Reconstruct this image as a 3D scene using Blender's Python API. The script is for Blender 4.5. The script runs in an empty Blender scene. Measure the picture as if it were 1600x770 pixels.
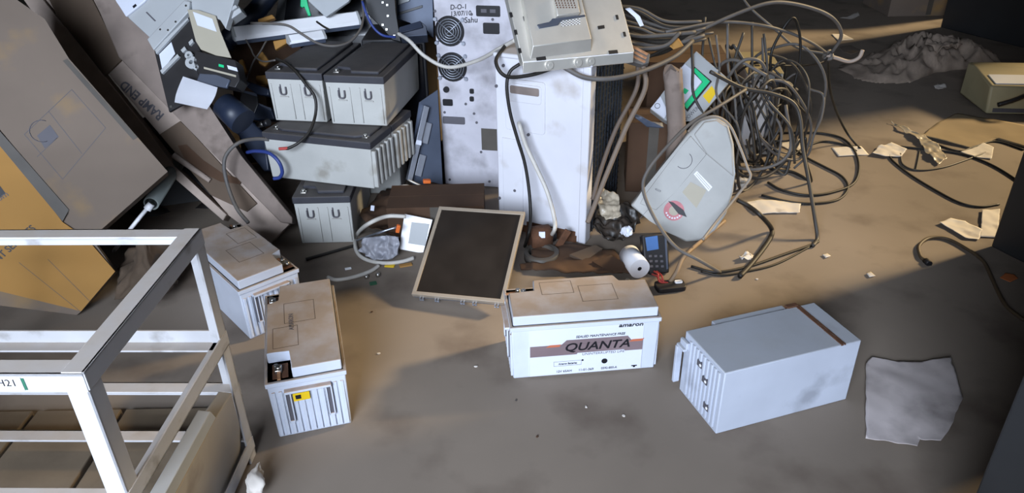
import bpy, bmesh, math, random
from mathutils import Vector, Matrix, Euler, noise
rnd = random.Random(7)
S = bpy.context.scene
COL = S.collection
# ------------------------------------------------------------------ camera
FPX, PITCH, ROLL, CH = 1170.0, math.radians(29.3), math.radians(-1.05), 1.35
_r = Vector((1, 0, 0)); _f = Vector((0, math.cos(PITCH), -math.sin(PITCH))); _u = _r.cross(_f)
RIGHT = math.cos(ROLL) * _r + math.sin(ROLL) * _u
UP = -math.sin(ROLL) * _r + math.cos(ROLL) * _u
FWD = _f
CAM = Vector((0, 0, CH))
cd = bpy.data.cameras.new('camera'); cam = bpy.data.objects.new('camera', cd); COL.objects.link(cam)
cd.sensor_width = 36; cd.lens = FPX / 1600 * 36; cd.clip_start = .02
cam.matrix_world = Matrix(((RIGHT.x, UP.x, -FWD.x, 0), (RIGHT.y, UP.y, -FWD.y, 0), (RIGHT.z, UP.z, -FWD.z, CH), (0, 0, 0, 1)))
S.camera = cam
# ------------------------------------------------------------------ light and exposure
S.view_settings.view_transform = 'Standard'; S.view_settings.look = 'None'
S.view_settings.gamma = 1; S.view_settings.exposure = 0.0; S.view_settings.use_curve_mapping = False
w = bpy.data.worlds.new('sky'); S.world = w; w.use_nodes = True
w.node_tree.nodes['Background'].inputs[0].default_value = (.62, .74, 1, 1)
w.node_tree.nodes['Background'].inputs[1].default_value = .25
def lamp(name, kind, energy, color, loc, direction, **k):
    l = bpy.data.lights.new(name, kind); o = bpy.data.objects.new(name, l); COL.objects.link(o)
    l.energy = energy; l.color = color; o.location = loc
    o.rotation_euler = Vector(direction).to_track_quat('-Z', 'Y').to_euler()
    for a, b in k.items(): setattr(l, a, b)
    return o
SUNDIR = Vector((-.92, -.37, -.53))
lamp('evening_sun', 'SUN', 6.2, (1, .76, .43), (5, 4, 4), SUNDIR, angle=math.radians(7))
lamp('doorway_daylight', 'AREA', 138, (.74, .84, 1), (-1.2, -2.6, 2.2), (.17, 1, -.40), shape='RECTANGLE', size=2.2, size_y=2.0, spread=math.radians(90))
# ------------------------------------------------------------------ helpers: rays
def ray(px, py): return RIGHT * ((px - 800) / FPX) - UP * ((py - 385) / FPX) + FWD
def at_z(px, py, z=0.0):
    d = ray(px, py); return CAM + d * ((z - CH) / d.z)
def at_y(px, py, y):
    d = ray(px, py); return CAM + d * (y / d.y)
class Frame:                       # a plane standing in the room: origin p0, normal n
    def __init__(s, p0, n, turn=0):
        s.p0 = Vector(p0); s.n = Vector(n).normalized()
        u = Vector((0, 0, 1)).cross(s.n)
        if u.length < 1e-4: u = Vector((1, 0, 0))
        u.normalize(); v = s.n.cross(u)
        c, t = math.cos(turn), math.sin(turn)
        s.u = u * c + v * t; s.v = v * c - u * t
        s.m = Matrix(((s.u.x, s.v.x, s.n.x, s.p0.x), (s.u.y, s.v.y, s.n.y, s.p0.y), (s.u.z, s.v.z, s.n.z, s.p0.z), (0, 0, 0, 1)))
    @classmethod
    def of(c, m):
        s = c.__new__(c); s.m = m; s.u = m.col[0].to_3d(); s.v = m.col[1].to_3d(); s.n = m.col[2].to_3d(); s.p0 = m.col[3].to_3d(); return s
    def hit(s, px, py):
        d = ray(px, py); return CAM + d * ((s.p0 - CAM).dot(s.n) / d.dot(s.n))
    def uv(s, px, py, h=0.0):
        d = ray(px, py); q = s.p0 + s.n * h
        p = CAM + d * ((q - CAM).dot(s.n) / d.dot(s.n)) - s.p0
        return (p.dot(s.u), p.dot(s.v))
    def poly(s, pts, h=0.0): return [s.uv(a, b, h) for a, b in pts]
# ------------------------------------------------------------------ helpers: materials
def lin(h):
    h = h.lstrip('#'); o = []
    for i in (0, 2, 4):
        c = int(h[i:i + 2], 16) / 255
        o.append(c / 12.92 if c <= .04045 else ((c + .055) / 1.055) ** 2.4)
    return (o[0], o[1], o[2], 1)
def mat(name, col, rough=.6, metal=0.0, var=.12, scale=9.0, dust=0.0, dustcol='#8a7460', bump=0.0, stain=0.0, staincol='#2c2621', spec=.4, coord='Object'):
    m = bpy.data.materials.new(name); m.use_nodes = True
    nt = m.node_tree; N = nt.nodes; L = nt.links; b = N['Principled BSDF']
    base = lin(col) if isinstance(col, str) else col
    b.inputs['Roughness'].default_value = rough; b.inputs['Metallic'].default_value = metal
    b.inputs['Specular IOR Level'].default_value = spec
    tc = N.new('ShaderNodeTexCoord')
    def nz(sc, det=5):
        n = N.new('ShaderNodeTexNoise'); n.inputs['Scale'].default_value = sc; n.inputs['Detail'].default_value = det
        L.new(tc.outputs[coord], n.inputs['Vector']); return n.outputs['Fac']
    def mr(src, a, c, lo=0.0, hi=1.0):
        r = N.new('ShaderNodeMapRange'); L.new(src, r.inputs[0]); r.inputs[1].default_value = a; r.inputs[2].default_value = c
        r.inputs[3].default_value = lo; r.inputs[4].default_value = hi; return r.outputs[0]
    def mix(f, a, c, blend='MIX'):
        x = N.new('ShaderNodeMix'); x.data_type = 'RGBA'; x.blend_type = blend
        if hasattr(f, 'links'): L.new(f, x.inputs[0])
        else: x.inputs[0].default_value = f
        for v, i in ((a, 6), (c, 7)):
            if hasattr(v, 'links'): L.new(v, x.inputs[i])
            else: x.inputs[i].default_value = v
        return x.outputs[2]
    f = mr(nz(scale), .3, .7)
    lo = tuple(c * (1 - var) for c in base[:3]) + (1,); hi = tuple(min(1, c * (1 + var)) for c in base[:3]) + (1,)
    c = mix(f, lo, hi)
    if stain:
        c = mix(mr(nz(scale * .6 + 3, 8), .62 - stain * .2, .72, 0, .8), c, lin(staincol))
    if dust:
        g = N.new('ShaderNodeNewGeometry'); sp = N.new('ShaderNodeSeparateXYZ'); L.new(g.outputs['Normal'], sp.inputs[0])
        up = mr(sp.outputs[2], .35, .8)
        mm = N.new('ShaderNodeMath'); mm.operation = 'MULTIPLY'; L.new(up, mm.inputs[0]); L.new(mr(nz(scale * 1.7 + 2, 6), .2, .6, dust * .65, dust), mm.inputs[1])
        c = mix(mm.outputs[0], c, lin(dustcol))
        if metal or rough < .55:
            L.new(mr(mm.outputs[0], 0, 1, rough, .9), b.inputs['Roughness'])
        if metal: L.new(mr(mm.outputs[0], 0, 1, metal, 0), b.inputs['Metallic'])
    L.new(c, b.inputs['Base Color'])
    if bump:
        bp = N.new('ShaderNodeBump'); bp.inputs['Strength'].default_value = bump; bp.inputs['Distance'].default_value = .004
        L.new(nz(scale * 4, 8), bp.inputs['Height']); L.new(bp.outputs[0], b.inputs['Normal'])
    return m
# ------------------------------------------------------------------ helpers: meshes
class MB:
    def __init__(s): s.bm = bmesh.new(); s.mats = []
    def _mi(s, m):
        if m not in s.mats: s.mats.append(m)
        return s.mats.index(m)
    def _done(s, faces, m, smooth=False):
        i = s._mi(m)
        for f in faces: f.material_index = i; f.smooth = smooth
    def box(s, m, lo, hi, mtx=None, bev=0.0, taper=0.0):
        x0, y0, z0 = lo; x1, y1, z1 = hi; t = taper
        P = [(x0 + t, y0 + t, z0), (x1 - t, y0 + t, z0), (x1 - t, y1 - t, z0), (x0 + t, y1 - t, z0), (x0, y0, z1), (x1, y0, z1), (x1, y1, z1), (x0, y1, z1)]
        V = [s.bm.verts.new((mtx @ Vector(p)) if mtx else p) for p in P]
        F = [s.bm.faces.new([V[i] for i in q]) for q in ((3, 2, 1, 0), (4, 5, 6, 7), (0, 1, 5, 4), (1, 2, 6, 5), (2, 3, 7, 6), (3, 0, 4, 7))]
        s._bev(F, V, m, bev); return s
    def _bev(s, F, V, m, bev, seg=2):
        s._done(F, m)
        if bev > 0:
            E = list({e for f in F for e in f.edges})
            r = bmesh.ops.bevel(s.bm, geom=E, offset=bev, segments=seg, affect='EDGES', profile=.5, clamp_overlap=True)
            s._done(r['faces'], m, True)
    def prism(s, m, poly, h0, h1, mtx=None, bev=0.0, seg=2):
        a = sum(poly[i][0] * poly[(i + 1) % len(poly)][1] - poly[(i + 1) % len(poly)][0] * poly[i][1] for i in range(len(poly)))
        if a < 0: poly = poly[::-1]
        T = (lambda p: mtx @ Vector(p)) if mtx else (lambda p: p)
        A = [s.bm.verts.new(T((x, y, h0))) for x, y in poly]; B = [s.bm.verts.new(T((x, y, h1))) for x, y in poly]
        n = len(poly); F = [s.bm.faces.new(A[::-1]), s.bm.faces.new(B)]
        for i in range(n): F.append(s.bm.faces.new((A[i], A[(i + 1) % n], B[(i + 1) % n], B[i])))
        s._bev(F, A + B, m, bev, seg); return s
    def cyl(s, m, p0, p1, r0, r1=None, seg=20, caps=True, hole=0.0):
        p0 = Vector(p0); p1 = Vector(p1); r1 = r0 if r1 is None else r1
        d = (p1 - p0).normalized(); a = d.orthogonal().normalized(); b = d.cross(a)
        ring = lambda p, r: [s.bm.verts.new(p + (a * math.cos(2 * math.pi * i / seg) + b * math.sin(2 * math.pi * i / seg)) * r) for i in range(seg)]
        A = ring(p0, r0); B = ring(p1, r1); F = []
        for i in range(seg): F.append(s.bm.faces.new((A[i], A[(i + 1) % seg], B[(i + 1) % seg], B[i])))
        s._done(F, m, True)
        if hole:
            A2 = ring(p0, hole); B2 = ring(p1, hole); G = []
            for i in range(seg):
                j = (i + 1) % seg
                G += [s.bm.faces.new((A2[j], A2[i], B2[i], B2[j])), s.bm.faces.new((A[j], A[i], A2[i], A2[j])), s.bm.faces.new((B[i], B[j], B2[j], B2[i]))]
            s._done(G, m)
        elif caps: s._done([s.bm.faces.new(A[::-1]), s.bm.faces.new(B)], m)
        return s
    def tube(s, m, pts, r, seg=8, smooth=True, sub=6, closed=False):
        P = spline([Vector(p) for p in pts], sub, closed) if sub > 1 else [Vector(p) for p in pts]
        n = len(P); rings = []; a = None
        for i in range(n):
            if closed: t = P[(i + 1) % n] - P[i - 1]
            else: t = P[min(i + 1, n - 1)] - P[max(i - 1, 0)]
            if t.length < 1e-9: t = Vector((0, 0, 1))
            t.normalize()
            a = t.orthogonal() if a is None else a - t * a.dot(t)
            if a.length < 1e-6: a = t.orthogonal()
            a.normalize(); b = t.cross(a)
            rr = r(i / (n - 1)) if callable(r) else r
            rings.append([s.bm.verts.new(P[i] + (a * math.cos(2 * math.pi * k / seg) + b * math.sin(2 * math.pi * k / seg)) * rr) for k in range(seg)])
        F = []
        for i in range(n if closed else n - 1):
            A = rings[i]; B = rings[(i + 1) % n]
            for k in range(seg): F.append(s.bm.faces.new((A[k], A[(k + 1) % seg], B[(k + 1) % seg], B[k])))
        if not closed: F += [s.bm.faces.new(rings[0][::-1]), s.bm.faces.new(rings[-1])]
        s._done(F, m, smooth); return s
    def lathe(s, m, prof, seg=32, mtx=None):
        rings = []
        for r, z in prof:
            rings.append([s.bm.verts.new((mtx or Matrix()) @ Vector((r * math.cos(2 * math.pi * k / seg), r * math.sin(2 * math.pi * k / seg), z))) for k in range(seg)])
        F = []
        for A, B in zip(rings, rings[1:]):
            for k in range(seg): F.append(s.bm.faces.new((A[k], A[(k + 1) % seg], B[(k + 1) % seg], B[k])))
        s._done(F, m, True); s._done([s.bm.faces.new(rings[0][::-1]), s.bm.faces.new(rings[-1])], m); return s
    def sheet(s, m, pts, amp=.004, cuts=4, thick=.001, seed=0, fsc=9.0, smooth=True):
        t = bmesh.new(); t.faces.new([t.verts.new(p) for p in pts])
        bmesh.ops.triangulate(t, faces=t.faces[:])
        for _ in range(cuts):
            if max(e.calc_length() for e in t.edges) < .012: break
            bmesh.ops.subdivide_edges(t, edges=t.edges[:], cuts=1, use_grid_fill=True)
        t.normal_update(); nrm = Vector((0, 0, 0))
        for q in t.faces: nrm += q.normal * q.calc_area()
        nrm.normalize()
        if nrm.z < 0: nrm = -nrm
        off = Vector((seed * 3.1, seed * 1.7, seed))
        for v in t.verts:
            k = noise.noise(v.co * fsc + off) + .5 * noise.noise(v.co * fsc * 2.7 + off)
            v.co += nrm * (amp * (k + .9)) + Vector((noise.noise(v.co * 40 + off), noise.noise(v.co * 40 - off), 0)) * min(.004, amp * .4)
        bmesh.ops.recalc_face_normals(t, faces=t.faces[:])
        bmesh.ops.solidify(t, geom=t.faces[:], thickness=thick)
        i = s._mi(m)
        for f in t.faces: f.material_index = i; f.smooth = smooth
        me = bpy.data.meshes.new('tmp'); t.to_mesh(me); t.free(); s.bm.from_mesh(me); bpy.data.meshes.remove(me); return s
    def build(s, name, parent=None, loc=None, mtx=None):
        bmesh.ops.recalc_face_normals(s.bm, faces=s.bm.faces)
        me = bpy.data.meshes.new(name); s.bm.to_mesh(me); s.bm.free()
        for m in s.mats: me.materials.append(m)
        o = bpy.data.objects.new(name, me); COL.objects.link(o)
        if parent: o.parent = parent
        if mtx is not None: o.matrix_world = mtx
        return o
def spline(P, sub=6, closed=False):
    n = len(P)
    if n < 3 and not closed: return P
    out = []
    g = (lambda i: P[i % n]) if closed else (lambda i: P[0] * 2 - P[1] if i < 0 else (P[-1] * 2 - P[-2] if i >= n else P[i]))
    for i in range(n if closed else n - 1):
        a, b, c, d = g(i - 1), g(i), g(i + 1), g(i + 2)
        for k in range(sub):
            t = k / sub
            out.append(.5 * ((2 * b) + (c - a) * t + (2 * a - 5 * b + 4 * c - d) * t * t + (3 * b - a - 3 * c + d) * t ** 3))
    if not closed: out.append(P[-1])
    return out
def tag(o, label, cat, group=None, kind=None):
    o['label'] = label; o['category'] = cat
    if group: o['group'] = group
    if kind: o['kind'] = kind
    return o
def thing(name, label, cat, loc=(0, 0, 0), rot=(0, 0, 0), group=None, mtx=None):
    o = bpy.data.objects.new(name, None); COL.objects.link(o); o.empty_display_size = .05
    if mtx is not None: o.matrix_world = mtx
    else: o.location = loc; o.rotation_euler = rot
    return tag(o, label, cat, group)
def rebase(o):                     # put a world-space mesh object's origin at its base
    vs = o.data.vertices
    c = sum((v.co for v in vs), Vector()) / len(vs); c.z = min(v.co.z for v in vs)
    o.data.transform(Matrix.Translation(-c)); o.location = c
    return o
def one(name, mb, label, cat, group=None): return tag(rebase(mb.build(name)), label, cat, group)
def struct(name, mb):
    o = mb.build(name); o['kind'] = 'structure'; return o
def text(name, body, size, m, parent, mtx, ext=.0006, shear=0.0, align='LEFT', sx=1.0, bold=0.0):
    c = bpy.data.curves.new(name, 'FONT'); c.body = body; c.size = size; c.extrude = ext; c.shear = shear; c.align_x = align; c.align_y = 'BOTTOM_BASELINE' if False else 'BOTTOM'
    c.offset = bold; c.resolution_u = 3
    t = bpy.data.objects.new(name, c); COL.objects.link(t)
    dg = bpy.context.evaluated_depsgraph_get(); me = bpy.data.meshes.new_from_object(t.evaluated_get(dg))
    bpy.data.objects.remove(t); bpy.data.curves.remove(c)
    me.transform(Matrix.Diagonal((sx, 1, 1, 1))); me.materials.clear(); me.materials.append(m)
    o = bpy.data.objects.new(name, me); COL.objects.link(o)
    if parent: o.parent = parent
    o.matrix_local = mtx; return o
def TR(x, y, z, rx=0, ry=0, rz=0): return Matrix.Translation((x, y, z)) @ Euler((rx, ry, rz)).to_matrix().to_4x4()
FRONT = math.pi / 2

# ------------------------------------------------------------------ materials
FLOOR = mat('floor_concrete', '#817569', .85, var=.16, scale=1.3, stain=.5, staincol='#5c4f45', bump=.25)
WALLM = mat('wall_plaster', '#4b463f', .9, var=.1, scale=1.2)
STEELR = mat('roof_sheet', '#45433f', .6, var=.1, scale=2)
DUST = '#9c8168'
CASE = mat('battery_case', '#c3c9d6', .45, var=.05, scale=14, dust=.95, dustcol='#a58b75', bump=.05)
LIDG = mat('battery_lid', '#c3c9d6', .5, var=.05, scale=8, dust=1.0, dustcol='#998879', bump=.1)
BOXM = mat('metal_box_paint', '#b3b9c6', .5, var=.08, scale=5, dust=.5, dustcol='#8c8880', stain=.2, staincol='#8d919b', bump=.06)
COVERM = mat('cover_white', '#a3a3a0', .5, var=.1, scale=7, dust=.55, dustcol='#96836f', stain=.3, staincol='#8f8a84')
LABELW = mat('label_white', '#cfd3df', .4, var=.02)
BAND = mat('label_band', '#77676a', .4, var=.12, scale=6)
BANDO = mat('label_orange', '#b5664a', .4, var=.1)
INK = mat('ink_black', '#17161c', .5, var=.02)
INKG = mat('ink_grey', '#56545a', .6, var=.05)
YELLOW = mat('sticker_yellow', '#e2bd1f', .5, var=.05)
CASE2 = mat('old_case', '#aeaeaa', .6, var=.08, scale=7, dust=.8, dustcol='#7a7166', stain=.15, staincol='#8b867c')
LID2 = mat('dark_lid', '#34343a', .65, var=.2, scale=12, dust=.7, dustcol='#59534e', bump=.15)
LEAD = mat('terminal_lead', '#b5b3ae', .35, metal=1, var=.15, scale=30)
STEEL = mat('bright_steel', '#dddad2', .42, metal=.7, var=.08, scale=10, dust=.5, dustcol='#94826c')
GALV = mat('galvanised', '#a8adb8', .42, metal=.9, var=.12, scale=18)
RUST = mat('rust', '#5a3b28', .85, var=.3, scale=30, bump=.4)
WPAINT = mat('white_paint', '#bcbcbf', .45, var=.05, scale=12, dust=.8, dustcol='#b3a597', stain=.22, staincol='#6d655c', bump=.08)
ACW = mat('appliance_white', '#cbcbd2', .45, var=.06, scale=4, dust=.5, dustcol='#a39684', stain=.25, staincol='#a39a92')
ACDARK = mat('appliance_recess', '#7c706a', .7, var=.2, scale=14)
COIL = mat('coil_fins', '#2b3038', .5, metal=.5, var=.2, scale=60)
UPSW = mat('ups_panel', '#bcbac2', .5, var=.12, scale=6, stain=.75, staincol='#6e6a6c')
BLACK = mat('black_plastic', '#17171b', .45, var=.2, scale=10, dust=.3, dustcol='#4c453e')
BLACKG = mat('black_gloss', '#101116', .18, var=.1)
SCREEN = mat('screen_glass', '#1d1916', .3, var=.5, scale=5, dust=.35, dustcol='#3a2f26')
NAVY = mat('navy_plastic', '#1f2738', .45, var=.15, scale=8)
SLATE = mat('slate_metal', '#4a5262', .5, metal=.3, var=.15, scale=9, dust=.4, dustcol='#5d564f')
GREYP = mat('grey_plastic', '#a9adb0', .5, var=.08, scale=6, dust=.4, dustcol='#948b80')
BEIGE = mat('beige_plate', '#a7a08f', .55, var=.06, scale=6)
PAPER = mat('paper_white', '#cfc8c0', .85, var=.08, scale=12, stain=.2, staincol='#8c8079')
PAPERC = mat('paper_clean', '#e9eaf0', .8, var=.02)
CARD = mat('cardboard', '#a2783f', .85, var=.08, scale=4, bump=.05)
CARDD = mat('cardboard_dusty', '#73665b', .9, var=.14, scale=2.2, stain=.4, staincol='#94774c')
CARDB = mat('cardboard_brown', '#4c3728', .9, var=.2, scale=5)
TAPE = mat('brown_tape', '#4f4a44', .55, var=.15, scale=9)
WOOD = mat('pale_wood', '#a39388', .8, var=.14, scale=14, bump=.2)
WOODG = mat('grey_wood', '#7d7068', .85, var=.22, scale=7, bump=.25, stain=.2, staincol='#4b4039')
WOODB = mat('brown_batten', '#5c4d40', .85, var=.14, scale=6, bump=.1)
WOODD = mat('pallet_wood', '#6a5c4b', .85, var=.2, scale=6, bump=.25, stain=.2, staincol='#463828')
CABLE = mat('cable_black', '#34312e', .55, var=.25, scale=20, dust=.5, dustcol='#625a51')
CABLEK = mat('cable_dark', '#1b1917', .5, var=.2, scale=20, dust=.3, dustcol='#4a4239')
CABLEG = mat('cable_grey', '#595654', .6, var=.15, scale=20, dust=.5, dustcol='#716557')
CABLEW = mat('cable_white', '#bdb9b2', .55, var=.1, scale=20)
BLUEC = mat('cable_blue', '#2f3f7d', .45, var=.1)
ORANGEC = mat('orange_plastic', '#d2672a', .5, var=.1)
GREEN = mat('green_plastic', '#1fbf7d', .45, var=.05)
WHITEP = mat('white_plastic', '#f2f2f5', .4, var=.03)
CREAM = mat('cream_plastic', '#a59c7c', .55, var=.08, scale=8, dust=.5, dustcol='#8a7c60')
CABINET = mat('dark_cabinet', '#2c2d2f', .55, var=.12, scale=5)
CLOTH = mat('dusty_cloth', '#8c7d70', .95, var=.25, scale=14, bump=.3)
PLASTICF = mat('clear_film', '#a59a88', .35, var=.15, scale=14)
RED = mat('red_plastic', '#a83a35', .55, var=.15)
PINK = mat('sticker_red', '#b9747a', .6, var=.15, scale=30)
DARKBAG = mat('black_bag', '#262320', .4, var=.3, scale=14, dust=.5, dustcol='#4c4036')
COPPER = mat('copper_ends', '#b3835f', .5, metal=.3, var=.3, scale=60)
BEZEL = mat('bezel_steel', '#a59a8c', .5, metal=.5, var=.1, scale=14, dust=.6, dustcol='#9c8a75')
# ------------------------------------------------------------------ the building
struct('floor', MB().box(FLOOR, (-5, -5, -.2), (7, 10, 0)))
struct('wall_back', MB().box(WALLM, (-5, 9.5, 0), (7, 9.7, 4.5)))
struct('wall_left', MB().box(WALLM, (-4.6, -5, 0), (-4.4, 9.5, 4.5)))
m = MB(); m.box(WALLM, (6, -5, 0), (6.2, 3.0, 4.5)); m.box(WALLM, (6, 7.35, 0), (6.2, 9.5, 4.5)); m.box(WALLM, (6, 3.0, 4.0), (6.2, 7.35, 4.5)); struct('wall_right', m)
m = MB(); m.box(WALLM, (-4.4, -4.0, 0), (-2.8, -3.8, 4.5)); m.box(WALLM, (1.4, -4.0, 0), (6, -3.8, 4.5)); m.box(WALLM, (-2.8, -4.0, 3.5), (1.4, -3.8, 4.5)); struct('wall_front', m)
struct('ceiling', MB().box(STEELR, (-5, -5, 4.5), (7, 10, 4.6)))
# ------------------------------------------------------------------ batteries standing on the floor
def vrla(name, label, loc, rz, L=.41, W=.19, Hb=.178, H=.208, group='grey sealed batteries'):
    t = thing('sealed_battery', label, 'battery', loc, (0, 0, rz))
    m = MB(); m.box(CASE, (0, 0, 0), (L, W, Hb), bev=.004, taper=.004)
    n = 11
    for side in (0, 1):
        for k in range(n):
            y = W * (k + .75) / (n + .5)
            x = -.002 if side == 0 else L - .004
            m.box(CASE, (x, y - .0045, .008), (x + .006, y + .0045, Hb - .03), bev=.0015)
    m.build('case', t)
    for side in (0, 1):
        h = MB(); x0, x1 = ((-.014, .004) if side == 0 else (L - .004, L + .014))
        h.box(CASE, (x0, .2 * W, Hb - .034), (x1, .8 * W, Hb - .026), bev=.002)
        for yy in (.2, .72):
            xa, xb = ((-.008, .004) if side == 0 else (L - .004, L + .008))
            h.box(INKG, (xa + .003, yy * W - .001, .052), (xb - .003, yy * W + .017, Hb - .036))
            h.box(CASE, (xa, yy * W, .05), (xb, yy * W + .0035, Hb - .034), bev=.001); h.box(CASE, (xa, yy * W + .0125, .05), (xb, yy * W + .016, Hb - .034), bev=.001)
            h.box(CASE, (xa, yy * W, .05), (xb, yy * W + .016, .056), bev=.001)
        h.build('handle_bracket', t)
    m = MB(); m.box(LIDG, (-.003, -.003, Hb - .014), (L + .003, W + .003, Hb), bev=.002)
    e = .006
    P = [(e, e), (L - e, e), (L - e, .78 * W), (.79 * L, .78 * W), (.77 * L, W - e), (.2 * L, W - e), (.2 * L, .66 * W), (e, .66 * W)]
    m.prism(LIDG, P, Hb - .001, H, bev=.003); m.build('lid', t)
    m = MB()
    for a, b, c, d in ((.24, .55, .46, .88), (.5, .3, .74, .72)):
        for q in ((a, b, c, b), (a, d, c, d), (a, b, a, d), (c, b, c, d)):
            x0, y0, x1, y1 = q[0] * L, q[1] * W, q[2] * L, q[3] * W
            m.box(WOODB, (x0 - .0007, y0 - .0007, H - .001), (x1 + .0007, y1 + .0007, H + .0003))
    m.build('vent_seam', t)
    for x, y in ((.1 * L, .83 * W), (.885 * L, .89 * W)):
        q = MB(); q.box(RUST, (x - .028, y - .022, Hb), (x + .028, y + .016, Hb + .002)); q.box(LEAD, (x - .012, y - .008, Hb), (x + .012, y + .01, Hb + .012), bev=.002)
        q.cyl(LEAD, (x - .005, y, Hb + .012), (x - .005, y, Hb + .02), .007, seg=6); q.cyl(LEAD, (x + .012, y + .006, Hb + .0), (x + .012, y + .006, Hb + .013), .006, seg=10)
        q.box(COPPER, (x - .04, y - .004, Hb + .004), (x - .006, y + .004, Hb + .007), Matrix.Translation((0, 0, 0)))
        q.build('terminal', t)
    return t
q = vrla('q', 'white sealed battery with dusty brown top and printed brown label band facing front', (-.0065, 1.6438, 0), .094)
def fx(zx): return (zx - 110) / 825 * .41
m = MB(); m.box(LABELW, (fx(210), -.0016, .008), (fx(845), .004, .166)); m.build('label', q)
m = MB()
m.box(BAND, (fx(212), -.0022, .074), (fx(845), .004, .11))
RX = Matrix.Rotation(math.pi / 2, 4, 'X')
m.prism(BAND, [(fx(385), .109), (fx(780), .109), (fx(758), .124), (fx(415), .124)], -.004, .0022, RX)
for a in (300, 765): m.prism(BANDO, [(fx(a), .104), (fx(a + 75), .104), (fx(a + 85), .111), (fx(a + 20), .111)], .0, .0026, RX)
m.prism(LABELW, [(fx(465), .067), (fx(752), .067), (fx(742), .0785), (fx(478), .0785)], .0, .0027, RX); m.build('label_band', q)
def ft(s, zx, z, size, mm, sx=1.0, sh=0.0, bold=0.0): text('lettering', s, size, mm, q, TR(fx(zx), -.0027, z, math.pi / 2), .0005, sh, 'LEFT', sx, bold)
ft('QUANTA', 400, .080, .037, INK, 1.17, .25, .0006); ft('SEALED MAINTENANCE FREE', 465, .1275, .0105, INK, 1.0, .2); ft('amaron', 702, .152, .017, INK, 1.3, .2, .0003)
ft('UNINTERRUPTED LIFE', 502, .0675, .0105, INKG, 1.15, .2); ft('Amaron Batteries', 372, .040, .009, INK, .8)
ft('12V 65AH', 358, .013, .0105, INKG); ft('11-01-369', 485, .013, .0105, INKG); ft('0592-800-A', 615, .013, .0105, INKG, .9)
m = MB()
for z in (.037, .052): m.box(INKG, (fx(345), -.0022, z), (fx(500), 0, z + .0006))
for a in (345, 500): m.box(INKG, (fx(a), -.0022, .037), (fx(a) + .0006, 0, .0526))
m.build('print_mark', q); m = MB(); m.cyl(INK, (fx(633), -.0024, .043), (fx(633), 0, .043), .0085, seg=24); m.build('print_mark', q); m = MB(); m.cyl(INK, (fx(508), -.0024, .052), (fx(508), 0, .052), .003, seg=12)
m.build('print_mark', q); m = MB(); m.box(INK, (fx(790), -.0022, .017), (fx(822), 0, .0205)); m.box(INK, (fx(800), -.0022, .013), (fx(812), 0, .017)); m.build('print_mark', q)
b = vrla('b', 'grey sealed battery with yellow sticker on its ribbed end, beside the white frame', (-.4211, 1.478, 0), .27 + math.pi / 2)
m = MB(); m.box(YELLOW, (-.0085, .19 * .49, .116), (-.0025, .19 * .70, .139), None); m.box(INK, (-.0092, .19 * .60, .122), (-.008, .19 * .67, .134)); st = m.build('sticker', b); st['label'] = 'yellow warning sticker'
MI = Matrix.Rotation(-math.pi / 2, 4, 'Z') @ Matrix.Rotation(math.pi / 2, 4, 'X')
def lidtext(par, s, x, y, size): text('lettering', s, size, INKG, par, TR(x, y, .2085, 0, 0, 0), .0003)
lidtext(b, 'AMARON', .17, .11, .018)
vrla('k', 'grey sealed battery with tan dusty top, half behind the white frame post', (-1.073, 2.158, 0), .724 - math.pi / 2)
# ------------------------------------------------------------------ the stack of dark-lidded batteries
def stacked(label, loc, rz, X, Y, H, brackets=True, ribs=False, ry=0.0):
    t = thing('stacked_battery', label, 'battery', loc, (0, ry, rz), 'batteries in the leaning stack')
    hb = H * .84
    m = MB(); m.box(CASE2, (0, 0, 0), (X, Y, hb), bev=.004, taper=.004)
    if ribs:
        n = 5
        for k in range(n):
            y = Y * (k + .5) / n
            m.box(CASE2, (X - .006, y - .010, .004), (X + .012, y + .008, hb - .012), bev=.004)
    m.build('case', t)
    if brackets:
        for cx in (.27, .72):
            h = MB(); x = cx * X
            h.box(INKG, (x - .012, -.002, hb - .062), (x - .007, .004, hb - .022), bev=.001); h.box(CASE2, (x - .017, -.003, hb - .07), (x + .017, .002, hb - .066), bev=.001)
            h.tube(INKG, [(x - .011, -.004, hb - .03), (x - .011, -.005, hb - .05), (x - .006, -.005, hb - .058), (x + .006, -.005, hb - .058), (x + .011, -.005, hb - .05), (x + .011, -.004, hb - .03)], .003, 6, sub=3)
            h.build('lifting_bracket', t)
        for cx in (.06, .41, .58, .94):
            h = MB(); h.box(CASE2, (cx * X - .002, -.0025, .01), (cx * X + .002, .002, hb - .02), bev=.001); h.build('front_rib', t)
    m = MB(); m.box(LID2, (-.003, -.003, hb - .004), (X + .003, Y + .003, hb + .024), bev=.004)
    c = .022; d = .07
    big = [(c, .03 if ribs else d), (c + .0, Y - c), (X - c, Y - c), (X - c, c), (X * .42, c), (X * .36, d)] if not ribs else [(d, c), (X - d, c), (X - c, Y * .3), (X - c, Y - c), (c, Y - c), (c, Y * .3)]
    m.prism(LID2, big, hb + .022, H + .004, bev=.005); m.build('lid', t)
    pos = ((X * .16, .035), (X * .16, Y - .04)) if not ribs else ((.035, .04), (X - .035, .04))
    for x, y in pos:
        q = MB(); q.box(LEAD, (x - .012, y - .01, hb + .022), (x + .012, y + .01, hb + .030), bev=.003); q.cyl(LEAD, (x, y, hb + .029), (x, y, hb + .036), .007, seg=8); q.build('terminal', t)
    return t
stacked('dark-lidded battery at the very bottom of the stack, nearest the floor', (-.79, 2.4536, 0), .01, .205, .42, .203)
stacked('grey battery on the floor behind the stack, only its white side showing', (-.66, 2.885, 0), -.02, .2, .4, .203, brackets=False)
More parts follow.
